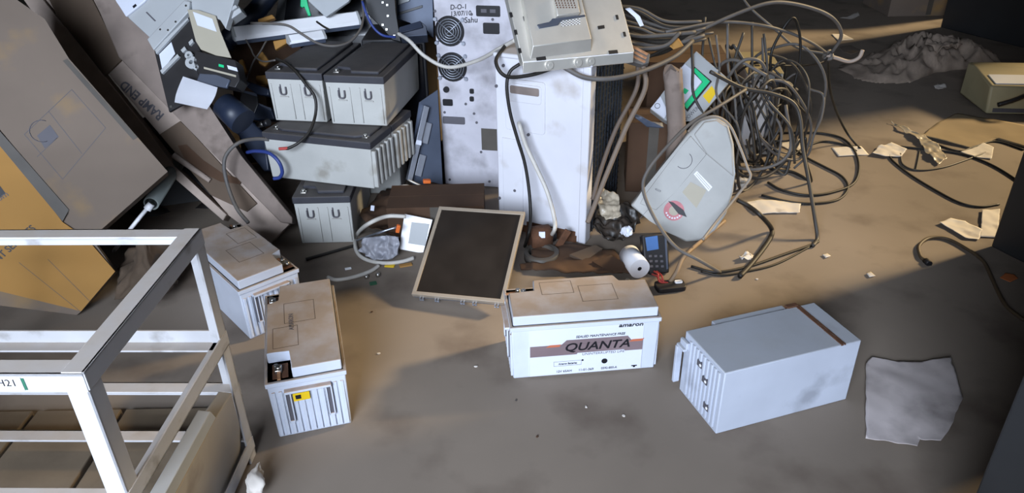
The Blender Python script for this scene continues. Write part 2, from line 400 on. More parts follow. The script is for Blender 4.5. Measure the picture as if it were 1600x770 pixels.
stacked('long dark-lidded battery lying across the middle of the stack, blank front', (-.906, 2.6016, .2085), -.299, .432, .172, .188, False, True)
_c, _s = math.cos(-.299), math.sin(-.299)
stacked('dark-lidded battery in the middle layer, behind the blank long one', (-.906 - _s * .182, 2.6016 + _c * .182, .2085), -.299, .432, .172, .188, False, True)
stacked('dark-lidded battery on top of the stack, left one under the white bars', (-.8813, 2.6837, .4025), -.164, .211, .43, .194)
stacked('dark-lidded battery on top of the stack, right one with a tan streak on its lid', (-.6598, 2.6347, .4025), -.172, .219, .446, .192)
# ------------------------------------------------------------------ white steel box on the floor
t = thing('metal_box', 'pale grey metal box with ridged end lying on the floor, no label', 'box', (.5067, 1.4157, 0), (0, 0, .3113))
wl, ww, wh = .398, .186, .195
m = MB(); m.box(BOXM, (0, 0, 0), (wl, ww, wh), bev=.003); m.build('case', t)
m = MB()
for k in range(9): m.box(BOXM, (-.004, .016 + k * .0165, .01), (.002, .026 + k * .0165, wh - .012), bev=.0018)
m.build('ridged_end', t)
m = MB(); m.box(BOXM, (-.022, ww - .002, .03), (-.004, ww + .008, .15), bev=.002); m.box(BOXM, (-.02, ww - .03, .15), (.01, ww + .006, .158), bev=.002); m.box(BOXM, (-.012, ww - .03, .15), (-.002, ww + .004, .175), bev=.003); m.build('flange', t)
for z, y in ((.05, .05), (.12, .07), (.15, .10)):
    q = MB(); q.box(INKG, (-.006, y - .011, z - .008), (-.001, y + .011, z + .008)); q.cyl(WHITEP, (-.007, y - .005, z), (-.002, y - .005, z), .004, seg=10); q.build('slot', t)
m = MB(); m.box(RUST, (wl - .062, -.001, wh - .002), (wl - .055, ww + .002, wh + .0025)); m.box(RUST, (wl - .052, -.001, wh - .002), (wl - .049, ww + .002, wh + .002)); m.build('rusty_strap', t)
m = MB(); m.box(BOXM, (.09, ww, wh - .02), (.31, ww + .022, wh - .004), bev=.002); m.box(RUST, (.31, ww - .004, wh - .02), (.345, ww + .012, wh + .004), bev=.002); m.build('rear_flange', t)

# ------------------------------------------------------------------ dark cabinets at the right
def cabinet(label, loc, rz, X, Y, H, slot=None, seams=()):
    t = thing('steel_cabinet', label, 'cabinet', loc, (0, 0, rz))
    m = MB(); m.box(CABINET, (0, 0, 0), (X, Y, H), bev=.006); m.build('body', t)
    for x in seams:
        q = MB(); q.box(CABINET, (x + .006, -.014, .05), (X - .01, .002, H - .04), bev=.004); d = q.build('door', t)
        h = MB(); h.box(BLACK, (x + .04, -.03, H * .52), (x + .06, -.012, H * .62), bev=.004); h.build('handle', d)
    if slot:
        q = MB(); q.box(CABINET, (-.006, .02, .03), (.002, Y - .012, H - .03), bev=.002); d = q.build('door', t)
        q = MB(); q.box(BLACK, (-.009, slot[0], slot[1]), (-.004, slot[0] + .028, slot[1] + .05), bev=.002); q.build('latch_slot', d)
    return t
t = cabinet('large dark grey cabinet at the far right behind the heap of cloth', (3.2, 5.60, 0), math.radians(-68), 1.3, 1.0, 1.7, None, (.65,))
t = cabinet('dark grey cabinet on the right beyond the floor papers, in deep shade', (1.727 + .36 * .8, 2.341 - .933 * .8, 0), math.radians(111), .8, .7, 1.5)
t.location = (1.727, 2.341, 0); t.rotation_euler = (0, 0, math.radians(-69)); 
t = cabinet('dark blue-grey cabinet nearest on the right, with a black latch slot', (.867, .50, 0), 0, .7, .50, 1.12, (.405, .255))
# ------------------------------------------------------------------ air conditioner outdoor unit
AZ = -.466; AL = .358; AH = .662; AD = .36
fa = Frame((-.0494, 2.5717, 0), (math.sin(AZ), -math.cos(AZ), 0))
t = thing('air_conditioner', 'tall white outdoor air conditioner unit standing behind the flat screen panel', 'air conditioner', mtx=fa.m)
m = MB(); m.box(ACW, (0, 0, -AD), (AL - .012, AH, 0), bev=.006); m.build('casing', t)
m = MB(); m.box(ACW, (AL - .03, 0, -.05), (AL, AH, .003), bev=.005); m.build('corner_column', t)
m = MB(); m.box(ACW, (-.004, AH - .004, -AD - .01), (AL + .004, AH + .014, .006), bev=.006); m.build('top_cover', t)
m = MB(); m.box(COIL, (AL - .016, .02, -AD + .01), (AL - .004, AH - .01, -.05))
for k in range(26): m.box(COIL, (AL - .006, .03 + k * .0243, -AD + .01), (AL - .001, .034 + k * .0243, -.052))
for k in range(9): m.box(COIL, (AL - .006, .02, -.07 - k * .032), (AL, AH - .01, -.073 - k * .032))
m.build('coil_grille', t)
def rr(x0, y0, x1, y1, r=.012, n=4):
    P = []
    for cx, cy, a in ((x1 - r, y1 - r, 0), (x0 + r, y1 - r, 90), (x0 + r, y0 + r, 180), (x1 - r, y0 + r, 270)):
        for k in range(n + 1):
            q = math.radians(a + 90 * k / n); P.append((cx + r * math.cos(q), cy + r * math.sin(q)))
    return P
def rect(f, a, b): 
    x0, y0 = f.uv(*a); x1, y1 = f.uv(*b); return min(x0, x1), min(y0, y1), max(x0, x1), max(y0, y1)
R_ = rect(fa, (789, 121), (852, 211))
m = MB(); m.prism(ACW, rr(*R_), -.002, .004, bev=.002); sc = m.build('service_cover', t)
R_ = rect(fa, (795, 128), (847, 164)); m = MB(); m.prism(ACW, rr(*R_), .0, .007, bev=.002); m.build('handle_rim', sc)
m = MB(); m.prism(ACDARK, rr(R_[0] + .008, R_[1] + .03, R_[2] - .008, R_[3] - .008, .006), .004, .0085); m.build('handle_recess', sc)
m = MB(); x0, y0, x1, y1 = rect(fa, (785, 214), (818, 335)); m.box(ACW, (x0, .02, 0), (x1, y1, .004), bev=.002); m.build('valve_panel', t)
for px, py in ((787, 102), (776, 134), (826, 210), (781, 309), (805, 297)):
    x, y = fa.uv(px, py); q = MB(); q.cyl(INKG, (x, y, -.002), (x, y, .006), .0055, seg=10); q.build('screw', t)
m = MB(); m.box(RUST, (.0, 0.0, .0), (AL - .035, .028, .0035)); m.box(RUST, (.12, .02, 0), (AL - .04, .045, .002)); m.build('rusted_edge', t)
# ------------------------------------------------------------------ tower with two fans (rear panel towards us)
UZ = -.209; UW = .316
fu = Frame((-.2838, 2.9666, 0), (math.sin(UZ), -math.cos(UZ), 0))
t = thing('power_supply_tower', 'tall off-white power supply tower with two fans and handwriting, left of the air conditioner', 'power supply', mtx=fu.m)
m = MB(); m.box(SLATE, (.006, 0, -.62), (UW - .006, 1.0, -.004), bev=.005); m.build('cabinet', t)
m = MB(); m.box(UPSW, (0, .004, -.006), (UW, 1.0, .002), bev=.003); m.build('rear_panel', t)
for px, py in ((703, 48), (707.5, 104)):
    x, y = fu.uv(px, py); r = .058
    q = MB(); q.cyl(BLACK, (x, y, -.001), (x, y, .004), r, seg=40); fn = q.build('fan', t)
    for k in range(5):
        rr_ = r * (.98 - k * .17); q = MB(); q.tube(GALV if k else BLACK, [(x + rr_ * math.cos(a * math.pi / 12), y + rr_ * math.sin(a * math.pi / 12), .010) for a in range(24)], .0017, 5, sub=1, closed=True); q.build('guard_ring', fn)
    q = MB(); q.cyl(BLACK, (x, y, .002), (x, y, .009), .022, seg=24); q.build('hub', fn)
    for a in (40, 140):
        c, s_ = math.cos(math.radians(a)) * r * 1.22, math.sin(math.radians(a)) * r * 1.22
        q = MB(); q.tube(GALV, [(x - c, y - s_, .012), (x + c, y + s_, .012)], .0019, 6, sub=1); q.build('guard_bar', fn)
        for k in (-1, 1):
            q = MB(); q.cyl(GALV, (x + k * c, y + k * s_, 0), (x + k * c, y + k * s_, .015), .007, seg=12); q.build('screw', fn)
for nm, a, b_, mm in (('terminal_block', (744, 8), (782, 26), BLACK), ('power_socket', (755, 35), (781, 53), BLACK), ('power_inlet', (692, 154), (708, 165), BLACK), ('port', (734, 138), (741, 146), BLACK), ('port', (734, 150), (741, 158), BLACK), ('rating_plate', (692, 181), (727, 194), INKG)):
    x0, y0, x1, y1 = rect(fu, a, b_); q = MB(); q.prism(mm, rr(x0, y0, x1, y1, .005), 0, .007, bev=.0015)
    if nm == 'terminal_block':
        for k in range(2): q.box(INKG, (x0 + .02 + k * .035, y0 + .015, .006), (x0 + .042 + k * .035, y1 - .012, .009))
    q.build(nm, t)
x, y = fu.uv(698, 139); q = MB(); q.cyl(BLACK, (x, y, 0), (x, y, .012), .012, seg=20); q.build('fuse_holder', t)
for px, py in ((680, 17), (680, 155), (737, 22), (728, 162), (695, 175), (741, 177), (745, 191), (752, 237), (703, 280), (765, 283), (770, 30)):
    x, y = fu.uv(px, py); q = MB(); q.cyl(INKG, (x, y, 0), (x, y, .005), .0055, seg=10); q.build('screw', t)
for s_, px, py, sz in (('D-O-1', 704, 17, .026), ('13/07/10', 704, 27, .025), ('Sahu', 726, 38, .030)):
    x, y = fu.uv(px, py); text('handwriting', s_, sz, INK, t, TR(x, y, .0025, 0, 0, math.radians(4)), .0003, .15, 'LEFT', .95, .0004)
m = MB(); x0, y0, x1, y1 = rect(fu, (752, 200), (776, 235)); m.box(TAPE, (x0, y0, .001), (UW + .001, y1, .004)); m.build('brown_patch', t)
# ------------------------------------------------------------------ flat screen panel leaning at the front
ML = TR(-.3284, 2.044, .032) @ Euler((.4563, -.0363, -.254), 'XYZ').to_matrix().to_4x4(); fl = Frame.of(ML)
SW, SH = .309, .362
t = thing('flat_screen', 'bare dark flat screen panel with thin steel bezel lying tilted on the floor', 'screen', mtx=ML)
m = MB(); m.box(GALV, (.002, .002, -.022), (SW - .002, SH - .002, -.004), bev=.002); m.build('back_pan', t)
m = MB(); b_ = .013
m.prism(SCREEN, [(b_ - .001, b_ - .001), (SW - b_ + .001, b_ - .001), (SW - b_ + .001, SH - b_ + .001), (b_ - .001, SH - b_ + .001)], -.006, -.001); m.build('glass', t)
m = MB()
m.box(BEZEL, (0, 0, -.012), (SW, b_, .002), bev=.001); m.box(BEZEL, (0, SH - b_, -.012), (SW, SH, .002), bev=.001); m.box(BEZEL, (0, b_, -.012), (b_, SH - b_, .002), bev=.001); m.box(BEZEL, (SW - b_, b_, -.012), (SW, SH - b_, .002), bev=.001); m.build('bezel', t)
for u in (.033, .085, .172, .212, .285):
    q = MB(); q.box(GALV, (u - .007, -.008, -.018), (u - .003, .001, -.010)); q.box(GALV, (u + .003, -.008, -.018), (u + .007, .001, -.010)); q.box(GALV, (u - .007, -.009, -.020), (u + .007, -.006, -.016)); q.build('mounting_clip', t)
# ------------------------------------------------------------------ screen back panel on top of the air conditioner
MT = Matrix.Translation(at_z(816.6, 97, .705)) @ Euler((.8649, .0234, .338), 'XYZ').to_matrix().to_4x4(); ft_ = Frame.of(MT)
TW, TH = .3935, .27
t = thing('display_chassis', 'shiny steel screen back with raised perforated box, propped on the air conditioner', 'screen', mtx=MT)
m = MB(); m.box(STEEL, (0, 0, -.03), (TW, TH, 0), bev=.002); m.build('chassis', t)
def tz(zx, zy, h=0): return ft_.uv(zx / 6.418 + 780, zy / 6.418, h)
m = MB(); P = [tz(235, 0, .02), tz(330, 480, .02), tz(915, 405, .02), tz(800, -60, .02), tz(230, -60, .02)]
G = [P[0], (P[1][0] - .006, P[1][1] - .028), (P[2][0] + .004, P[2][1] - .028), (P[3][0] + .004, P[3][1]), P[4]]
Va = [m.bm.verts.new((x, y, -.001)) for x, y in G]; Vb = [m.bm.verts.new((x, y, .03)) for x, y in P]; F = [m.bm.faces.new(Vb)]
for i in range(5): F.append(m.bm.faces.new((Va[i], Va[(i + 1) % 5], Vb[(i + 1) % 5], Vb[i])))
m._bev(F, Va + Vb, STEEL, .002); m.build('raised_box', t)
m = MB(); P = [tz(545, -40, .04), tz(572, 175, .04), tz(805, 145, .04), tz(765, -60, .04)]; m.prism(STEEL, P, .028, .05, bev=.003); vb = m.build('vent_box', t)
m = MB()
for i in range(7):
    for j in range(5):
        a = tz(585 + i * 30 - j * 7, 75 - j * 22, .05); m.box(RUST, (a[0] - .0022, a[1] - .0022, .0495), (a[0] + .0022, a[1] + .0022, .0506))
h = m.build('vent_hole', vb); h['kind'] = 'stuff'
m = MB()
for i in range(12):
    for j in range(5):
        a = tz(625 + i * 16.5, 262 - j * 12 - i * 2.2, .03); m.cyl(WHITEP if (i + j) % 2 else INKG, (a[0], a[1], .029), (a[0], a[1], .0307), .0017, seg=6)
h = m.build('perforation', t); h['kind'] = 'stuff'
m = MB(); P = [tz(378, 250, .03), tz(500, 232, .03), tz(530, 190, .03), tz(860, 150, .03), tz(862, 168, .03), tz(620, 205, .03), tz(590, 255, .03), tz(400, 290, .03)]; m.prism(SLATE, P, .029, .034, bev=.002); m.build('foil_strip', t)
m = MB(); P = [tz(985, 262), tz(1052, 252), tz(1058, 285), tz(992, 296)]; m.prism(BLACK, P, -.001, .001); m.build('window_cutout', t)
for a, b_ in ((118, 150), (165, 325), (205, 510), (1180, 175), (1255, 345), (255, 190), (320, 130)):
    x, y = tz(a, b_); q = MB(); q.box(BLACK, (x - .004, y - .008, -.002), (x + .004, y + .008, .003)); q.build('side_slot', t)
for a in (370, 1085):
    x, y = tz(a, 560 if a < 500 else 455); q = MB(); q.box(BLACK, (x - .002, 0.0, -.006), (x + .03, .012, .002)); q.build('edge_notch', t)
m = MB(); m.prism(STEEL, [(.001, -.002), (-.026, -.022), (-.026, -.026), (.001, -.012)], .002, TW - .002, Matrix.Rotation(math.pi / 2, 4, 'Z') @ Matrix.Rotation(math.pi / 2, 4, 'X'), bev=.001); m.build('front_edge', t)
for u in (.09, .19, .235):
    q = MB(); q.cyl(STEEL, (u, -.012, -.014), (u, -.016, -.006), .013, seg=20); q.cyl(STEEL, (u, -.014, -.008), (u, -.0165, -.004), .005, seg=12); q.build('edge_lug', t)
m = MB(); m.box(WHITEP, (.004, -.0015, -.0045), (TW - .004, .001, -.001)); m.build('lip_glint', t)  # white strip painted in as the highlight along the steel edge
# ------------------------------------------------------------------ white frame of steel angle, left front
FW, FD, FH = .95, .47, .63
MF = TR(-.645, 1.378, 0) @ Euler((0, 0, -.03)).to_matrix().to_4x4()
t = thing('steel_angle_frame', 'white painted steel angle frame stand with chipped paint in the left foreground', 'frame', mtx=MF)
A = .036; T = .005
def post(x, y, sx, sy):
    q = MB(); x0, x1 = sorted((x, x + sx * A)); y0, y1 = sorted((y, y + sy * A))
    q.box(WPAINT, (x0, min(y, y + sy * T), 0), (x1, max(y, y + sy * T), FH), bev=.001); q.box(WPAINT, (min(x, x + sx * T), y0, 0), (max(x, x + sx * T), y1, FH), bev=.001); q.build('post', t)
for x, sx in ((0, -1), (-FW, 1)):
    for y, sy in ((0, -1), (-FD, 1)): post(x, y, sx, sy)
def railx(y, z, sy, flange='top', name='rail', a=A):
    q = MB(); q.box(WPAINT, (-FW, min(y, y + sy * T), z - a), (0, max(y, y + sy * T), z), bev=.001)
    zz = z if flange == 'top' else z - a
    q.box(WPAINT, (-FW, min(y, y + sy * a), zz - T if flange == 'top' else zz), (0, max(y, y + sy * a), zz if flange == 'top' else zz + T), bev=.001); q.build(name, t)
def raily(x, z, sx, flange='top', name='rail', a=A):
    q = MB(); q.box(WPAINT, (min(x, x + sx * T), -FD, z - a), (max(x, x + sx * T), 0, z), bev=.001)
    zz = z if flange == 'top' else z - a
    q.box(WPAINT, (min(x, x + sx * a), -FD, zz - T if flange == 'top' else zz), (max(x, x + sx * a), 0, zz if flange == 'top' else zz + T), bev=.001); q.build(name, t)
railx(0.002, FH + .002, -1); railx(-FD - .002, FH + .002, 1); raily(.002, FH + .004, -1); raily(-FW - .002, FH + .004, 1)
for z in (.375, .225, .075): railx(.002, z, -1, 'bottom' if z > .3 else 'top', 'lower_rail')
for z in (.35, .06): railx(-FD - .002, z, 1, 'top', 'lower_rail')
for z in (.375, .06): raily(.002, z, -1, 'bottom', 'lower_rail'); raily(-FW - .002, z, 1, 'bottom', 'lower_rail')
m = MB(); x, y = -.645, 0
m.prism(PAPERC, [(-.21, FH - .029), (-.098, FH - .029), (-.098, FH - .004), (-.21, FH - .004)], FD + .0025, FD + .0035, Matrix.Rotation(math.pi / 2, 4, 'X')); st = m.build('paper_tag', t)
m = MB(); m.box(mat('tape_green', '#2f6b55', .6), (-.0975, -FD - .0032, FH - .028), (-.0935, -FD - .001, FH - .006)); m.build('green_mark', t)
text('lettering', 'H21', .019, INK, st, TR(-.138, -FD - .0038, FH - .024, math.pi / 2), .0003)
# ------------------------------------------------------------------ pallet of boards under the frame
t = thing('wooden_pallet', 'worn brown board pallet on the floor inside the white frame', 'pallet', (-.72, 1.2, 0))
for k in range(5):
    q = MB(); q.box(WOODD, (-1.25 + k * .235, -.33, .001), (-1.25 + k * .235 + .222, .33, .02), bev=.003); q.build('board', t)

# ------------------------------------------------------------------ beige panel box standing inside the frame
A_ = at_y(341, 611, 1.31); B_ = at_z(365, 698, .03); C_ = at_z(317, 647, A_.z - .0)
A3 = at_y(341, 611, 1.30); B3 = at_z(365, 699, .022)
fb = Frame(B3, (A3 - B3).cross(Vector((0, -1, 0.02))).normalized() if (A3 - B3).cross(Vector((0, -1, 0.02))).z > 0 else -(A3 - B3).cross(Vector((0, -1, 0.02))))
t = thing('beige_metal_case', 'flat beige metal case leaning inside the white frame at its right end', 'case', mtx=fb.m)
P = fb.poly([(341, 611), (365, 699), (346, 752), (300, 800), (232, 800), (317, 647)]); m = MB(); m.prism(mat('beige_case', '#9d978f', .55, var=.07, scale=6, stain=.2, staincol='#7d756b'), P, -.03, 0, bev=.003); m.build('cover', t)
P = fb.poly([(315, 650), (230, 800), (212, 800), (306, 640)]); m = MB(); m.prism(GREYP, P, -.03, -.004, bev=.002); m.build('side_strip', t)
# ------------------------------------------------------------------ cardboard carton, far left
fc = Frame(at_z(150, 482, .015), (.40, -.78, .48))
t = thing('cardboard_box', 'large cardboard carton leaning at far left, printed side up, seam taped', 'box', mtx=fc.m)
m = MB(); P = fc.poly([(-60, -60), (70, 30), (108, 92), (262, 268), (143, 372), (180, 424), (127, 486), (120, 492), (-60, 470)]); m.prism(CARDD, P, -.10, -.004); m.build('carton_body', t)
m = MB(); m.prism(CARDD, fc.poly([(-60, 130), (-60, -60), (70, 30), (108, 92), (262, 268), (143, 372), (106, 330)]), -.003, .001); fp = m.build('printed_flap', t)
m = MB(); m.prism(CARD, fc.poly([(-60, 150), (0, 219), (98, 347), (135, 372), (180, 424), (127, 486), (-60, 440)]), -.003, .003); ff = m.build('clean_flap', t); ff['label'] = 'clean tan carton flap'
m = MB(); m.prism(TAPE, fc.poly([(-60, 125), (0, 205), (108, 328), (98, 346), (0, 228), (-60, 150)]), .001, .0045); m.build('packing_tape', t)
m = MB(); m.prism(TAPE, fc.poly([(105, 92), (215, 215), (208, 219), (98, 95)]), .001, .002); m.build('edge_tape', t)
def lines(f, segs, m_, wd, h, parent, name):
    for a, b in segs:
        p = Vector(f.uv(*a)); q_ = Vector(f.uv(*b)); d = (q_ - p).normalized(); n = Vector((-d.y, d.x)) * wd
        x = MB(); x.prism(m_, [tuple(p + n), tuple(p - n), tuple(q_ - n), tuple(q_ + n)], h, h + .0006); x.build(name, parent)
lines(fc, [((38, 210), (112, 140)), ((112, 140), (165, 200)), ((165, 200), (98, 280)), ((98, 280), (38, 210)), ((76, 174), (128, 240)), ((58, 245), (90, 215))], INKG, .0008, .001, fp, 'print_line')
x, y = fc.uv(66, 205); q = MB(); q.tube(INKG, [(x + .035 * math.cos(math.radians(a)), y + .035 * math.sin(math.radians(a)), .0012) for a in range(60, 290, 20)], .0016, 4, sub=1); q.build('print_arc', fp)
P = fc.poly([(58, 212), (78, 195), (92, 214), (70, 232)]); q = MB(); q.prism(INKG, P, .001, .0016); q.build('print_block', fp)
def ftxt(f, s_, a, b, size, mm, par, h, sx=1.0, bold=0.0):
    p = Vector(f.uv(*a)); q_ = Vector(f.uv(*b)); an = math.atan2(q_.y - p.y, q_.x - p.x)
    return text('lettering', s_, size, mm, par, TR(p.x, p.y, h, 0, 0, an), .0003, 0, 'LEFT', sx, bold)
ftxt(fc, 'MENT SERVICES', (-14, 424), (78, 344), .030, INK, ff, .0036, .84, .0007)
ftxt(fc, '.com', (-8, 322), (16, 308), .026, INKG, ff, .0036)
P = fc.poly([(-12, 300), (0, 290), (9, 302), (-4, 314)]); q = MB(); q.prism(INK, P, .003, .0036); q.build('print_block', ff)
lines(fc, [((30, 410), (125, 486)), ((75, 405), (140, 470))], TAPE, .0007, .003, ff, 'crease')
# ------------------------------------------------------------------ wooden ramp / crate side leaning across the left
fr = Frame(at_z(418, 383, .004), (.03, -.86, .51))
t = thing('wooden_ramp', 'long wooden ramp board with stencilled lettering leaning from upper left to the floor', 'ramp', mtx=fr.m)
top = [(-40, -110)]
m = MB(); m.prism(WOOD, fr.poly([(20, -60), (130, -60), (298, 200), (441, 345), (452, 350), (418, 383), (356, 336)]), -.03, -.004, bev=.002); m.build('main_board', t)
m = MB(); m.prism(WOOD, fr.poly([(-4, -60), (22, -60), (225, 195), (275, 262), (356, 335), (350, 345), (262, 268), (180, 175), (105, 92)]), -.05, .012, bev=.003); m.build('edge_rail', t)
m = MB(); m.prism(WOODG, fr.poly([(125, -60), (215, -60), (300, 120), (380, 245), (459, 340), (459, 350), (441, 348), (298, 203), (190, 92)]), -.05, .022, bev=.004); m.build('top_plank', t)
m = MB(); m.prism(WOODB, fr.poly([(48, -60), (116, -60), (192, 93), (163, 121), (95, 35)]), -.006, .006, bev=.002); m.build('batten', t)
m = MB(); m.prism(WOODB, fr.poly([(282, 189), (298, 205), (402, 318), (386, 331), (330, 305), (250, 210)]), -.006, .004, bev=.002); m.build('batten', t)
m = MB(); m.prism(CARDB, fr.poly([(279, 228), (292, 226), (318, 250), (350, 272), (378, 280), (376, 288), (345, 284), (312, 268), (288, 246)]), .003, .0052); m.build('hole_shade', t)  # dark brown arc painted in as the shade of a curved hole
m = MB(); a = fr.uv(273, 243); b_ = fr.uv(330, 283); m.cyl(WOOD, (a[0], a[1], .008), (b_[0], b_[1], .008), .012, .009, seg=12); m.build('round_stick', t)
ftxt(fr, 'RAMP END', (259, 176), (186, 113), .046, INKG, t, -.0036, .88, .0012)
# ------------------------------------------------------------------ behind the ramp foot: dark tyre, grey pipe, white stick, crumpled sacking
m = MB(); p = at_y(290, 330, 2.72); m.lathe(BLACK, [(.20, -.05), (.24, -.04), (.25, 0), (.24, .04), (.20, .05), (.17, .03), (.16, 0), (.17, -.03)], 36, Matrix.Translation((p.x - .06, 2.86, .13)) @ Euler((math.radians(62), 0, .3)).to_matrix().to_4x4())
one('rubber_tyre', m, 'dark rubber tyre lying in shade between carton and wooden ramp', 'tyre')
m = MB(); m.cyl(mat('pipe_grey', '#6f7573', .5, var=.1), at_y(236, 318, 2.36), at_y(290, 235, 2.75), .026, seg=20, hole=.021); one('grey_pipe', m, 'grey plastic pipe poking out between carton and wooden ramp', 'pipe')
m = MB(); m.tube(WHITEP, [at_z(178, 392, .02), at_y(206, 355, 2.3), at_y(233, 322, 2.36)], .007, 8); m.cyl(WHITEP, at_y(230, 327, 2.355), at_y(237, 318, 2.365), .014, .012, seg=14); one('white_stick', m, 'thin white stick with knob end beside the grey pipe', 'stick')
m = MB(); m.sheet(mat('sacking', '#57493c', .95, var=.25, scale=14, bump=.3), [at_z(195, 470, .01), at_z(215, 400, .02), at_y(240, 365, 2.15), at_y(292, 372, 2.2), at_z(300, 420, .02), at_z(262, 472, .01)], .05, 4, .003, 3, 11); one('brown_sacking', m, 'crumpled brown sacking on the floor seen through the white frame', 'sack')
m = MB(); m.sheet(PAPER, [at_z(378, 775, .01), at_z(382, 742, .06), at_z(400, 722, .06), at_z(408, 735, .03), at_z(402, 775, .01)], .02, 3, .001, 5, 30); one('crumpled_film', m, 'crumpled white plastic scrap tucked at the foot of the white frame', 'plastic')
# ------------------------------------------------------------------ white curved cover with round red sticker
fw = Frame(at_z(1072, 378, .004), (-.14, -.93, .34))
t = thing('motor_cover', 'dirty white metal cover with rounded corner and round red sticker', 'cover', mtx=fw.m)
out = [(985, 321), (1002, 300), (1060, 228), (1078, 203), (1096, 186), (1118, 182), (1138, 194), (1147, 225), (1149, 270), (1146, 300), (1135, 335), (1118, 360), (1095, 376), (1072, 378), (1045, 364), (1015, 345)]
m = MB(); m.prism(COVERM, fw.poly(out), -.075, 0, bev=.008, seg=3); m.build('shell', t)
m = MB(); m.prism(COVERM, fw.poly([(1006, 306), (1062, 232), (1079, 212), (1104, 241), (1055, 300), (1025, 328), (1000, 318)]), -.002, .004, bev=.002); m.build('raised_strip', t)
m = MB(); m.prism(COVERM, fw.poly([(1104, 241), (1084, 210), (1100, 190), (1120, 187), (1136, 198), (1144, 228), (1146, 276)]), -.004, .006, bev=.005); m.build('bent_flange', t)
x, y = fw.uv(1068, 250); q = MB(); q.tube(INKG, [(x + .03 * math.cos(math.radians(a)), y + .03 * math.sin(math.radians(a)), .0045) for a in range(-130, 60, 12)], .0012, 5, sub=1); q.build('knockout_ring', t)
x, y = fw.uv(1053, 329); q = MB(); q.cyl(PINK, (x, y, 0), (x, y, .0012), .037, seg=32); q.cyl(BEIGE, (x, y, 0), (x, y, .0016), .018, seg=24); st = q.build('round_sticker', t); st['label'] = 'round faded red sticker'
for k in range(9):
    a = math.radians(200 + k * 20); q = MB(); q.cyl(LABELW, (x + .028 * math.cos(a), y + .028 * math.sin(a), 0), (x + .028 * math.cos(a), y + .028 * math.sin(a), .0018), .0035, seg=8); q.build('sticker_dot', st)
m = MB(); m.prism(INK, fw.poly([(1044, 314), (1052, 316), (1068, 328), (1073, 339), (1060, 334)]), .001, .0024); m.build('sticker_bar', st)
m = MB(); m.prism(BEIGE, fw.poly([(1066, 300), (1079, 284), (1104, 297), (1088, 325)]), .0, .0012); m.build('faded_label', t)
m = MB(); m.prism(PAPERC, fw.poly([(1084, 272), (1089, 267), (1113, 292), (1107, 299)]), .0, .0013); lb = m.build('white_label', t)
lines(fw, [((1087, 272), (1108, 296)), ((1089, 270), (1110, 294))], INKG, .0006, .0013, lb, 'print_line')
lines(fw, [((1000, 341), (1042, 295))], INKG, .0006, .0001, t, 'seam_line')
ftxt(fw, '4009', (1022, 297), (1034, 303), .012, INKG, t, .0042)
# ------------------------------------------------------------------ dark brown cartons behind the cover
def carton(label, loc, rz, X, Y, H, mm=CARDB, name='brown_carton', cat='carton', grp=None, flap=True):
    t = thing(name, label, cat, loc, (0, 0, rz), grp)
    m = MB(); m.box(mm, (0, 0, 0), (X, Y, H), bev=.003); m.build('body', t)
    if flap:
        for a, b in ((0, .495), (.505, 1)):
            q = MB(); q.box(mm, (0.0, Y * a, H), (X, Y * b, H + .004)); q.build('flap', t)
        q = MB(); q.box(TAPE, (X * .5 - .02, -.001, H * .0 + .01), (X * .5 + .02, .002, H + .003)); q.build('tape', t)
    return t
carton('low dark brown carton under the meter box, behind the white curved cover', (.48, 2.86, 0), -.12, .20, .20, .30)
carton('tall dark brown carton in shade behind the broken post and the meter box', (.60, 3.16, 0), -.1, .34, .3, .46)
# ------------------------------------------------------------------ grey meter box with green stripe
fi = Frame(at_y(1042, 192, 2.80), (-.12, -.82, .56))
t = thing('meter_box', 'grey instrument box with green corner stripe and yellow tag among the cables', 'instrument', mtx=fi.m)
m = MB(); m.prism(GREYP, fi.poly([(1016, 170), (1036, 144), (1054, 121), (1069, 100), (1088, 79), (1142, 126), (1120, 152), (1074, 205), (1038, 187)]), -.05, 0, bev=.004); m.build('case', t)
m = MB(); m.prism(LABELW, fi.poly([(1058, 112), (1070, 100), (1100, 124), (1066, 166), (1040, 150)]), -.002, .006, bev=.002); m.build('raised_plate', t)
m = MB(); m.prism(LABELW, fi.poly([(1016, 170), (1032, 150), (1044, 175), (1038, 186)]), -.002, .006, bev=.002); tb = m.build('corner_tab', t)
x, y = fi.uv(1027, 166); q = MB(); q.tube(INK, [(x + .010 * math.cos(a * math.pi / 8), y + .010 * math.sin(a * math.pi / 8), .006) for a in range(16)], .0012, 5, sub=1, closed=True); q.build('round_mark', tb)
m = MB(); m.prism(INK, fi.poly([(1080, 111), (1085, 105), (1112, 128), (1074, 175), (1067, 166), (1097, 129)]), -.001, .0065); m.build('stripe_outline', t)  # dark line edging the green stripe
m = MB(); m.prism(GREEN, fi.poly([(1082, 111), (1086, 107), (1109, 128), (1073, 171), (1068, 165), (1098, 129)]), -.001, .008, bev=.001); m.build('green_stripe', t)
m = MB(); m.prism(GREEN, fi.poly([(1069, 138), (1076, 142), (1071, 148), (1066, 145)]), 0, .007); m.build('green_square', t)
m = MB(); m.prism(YELLOW, fi.poly([(1098, 150), (1112, 134), (1119, 145), (1108, 162)]), 0, .002); m.build('yellow_tag', t)
ftxt(fi, 'POWER', (1074, 190), (1100, 164), .02, INKG, t, .0005)
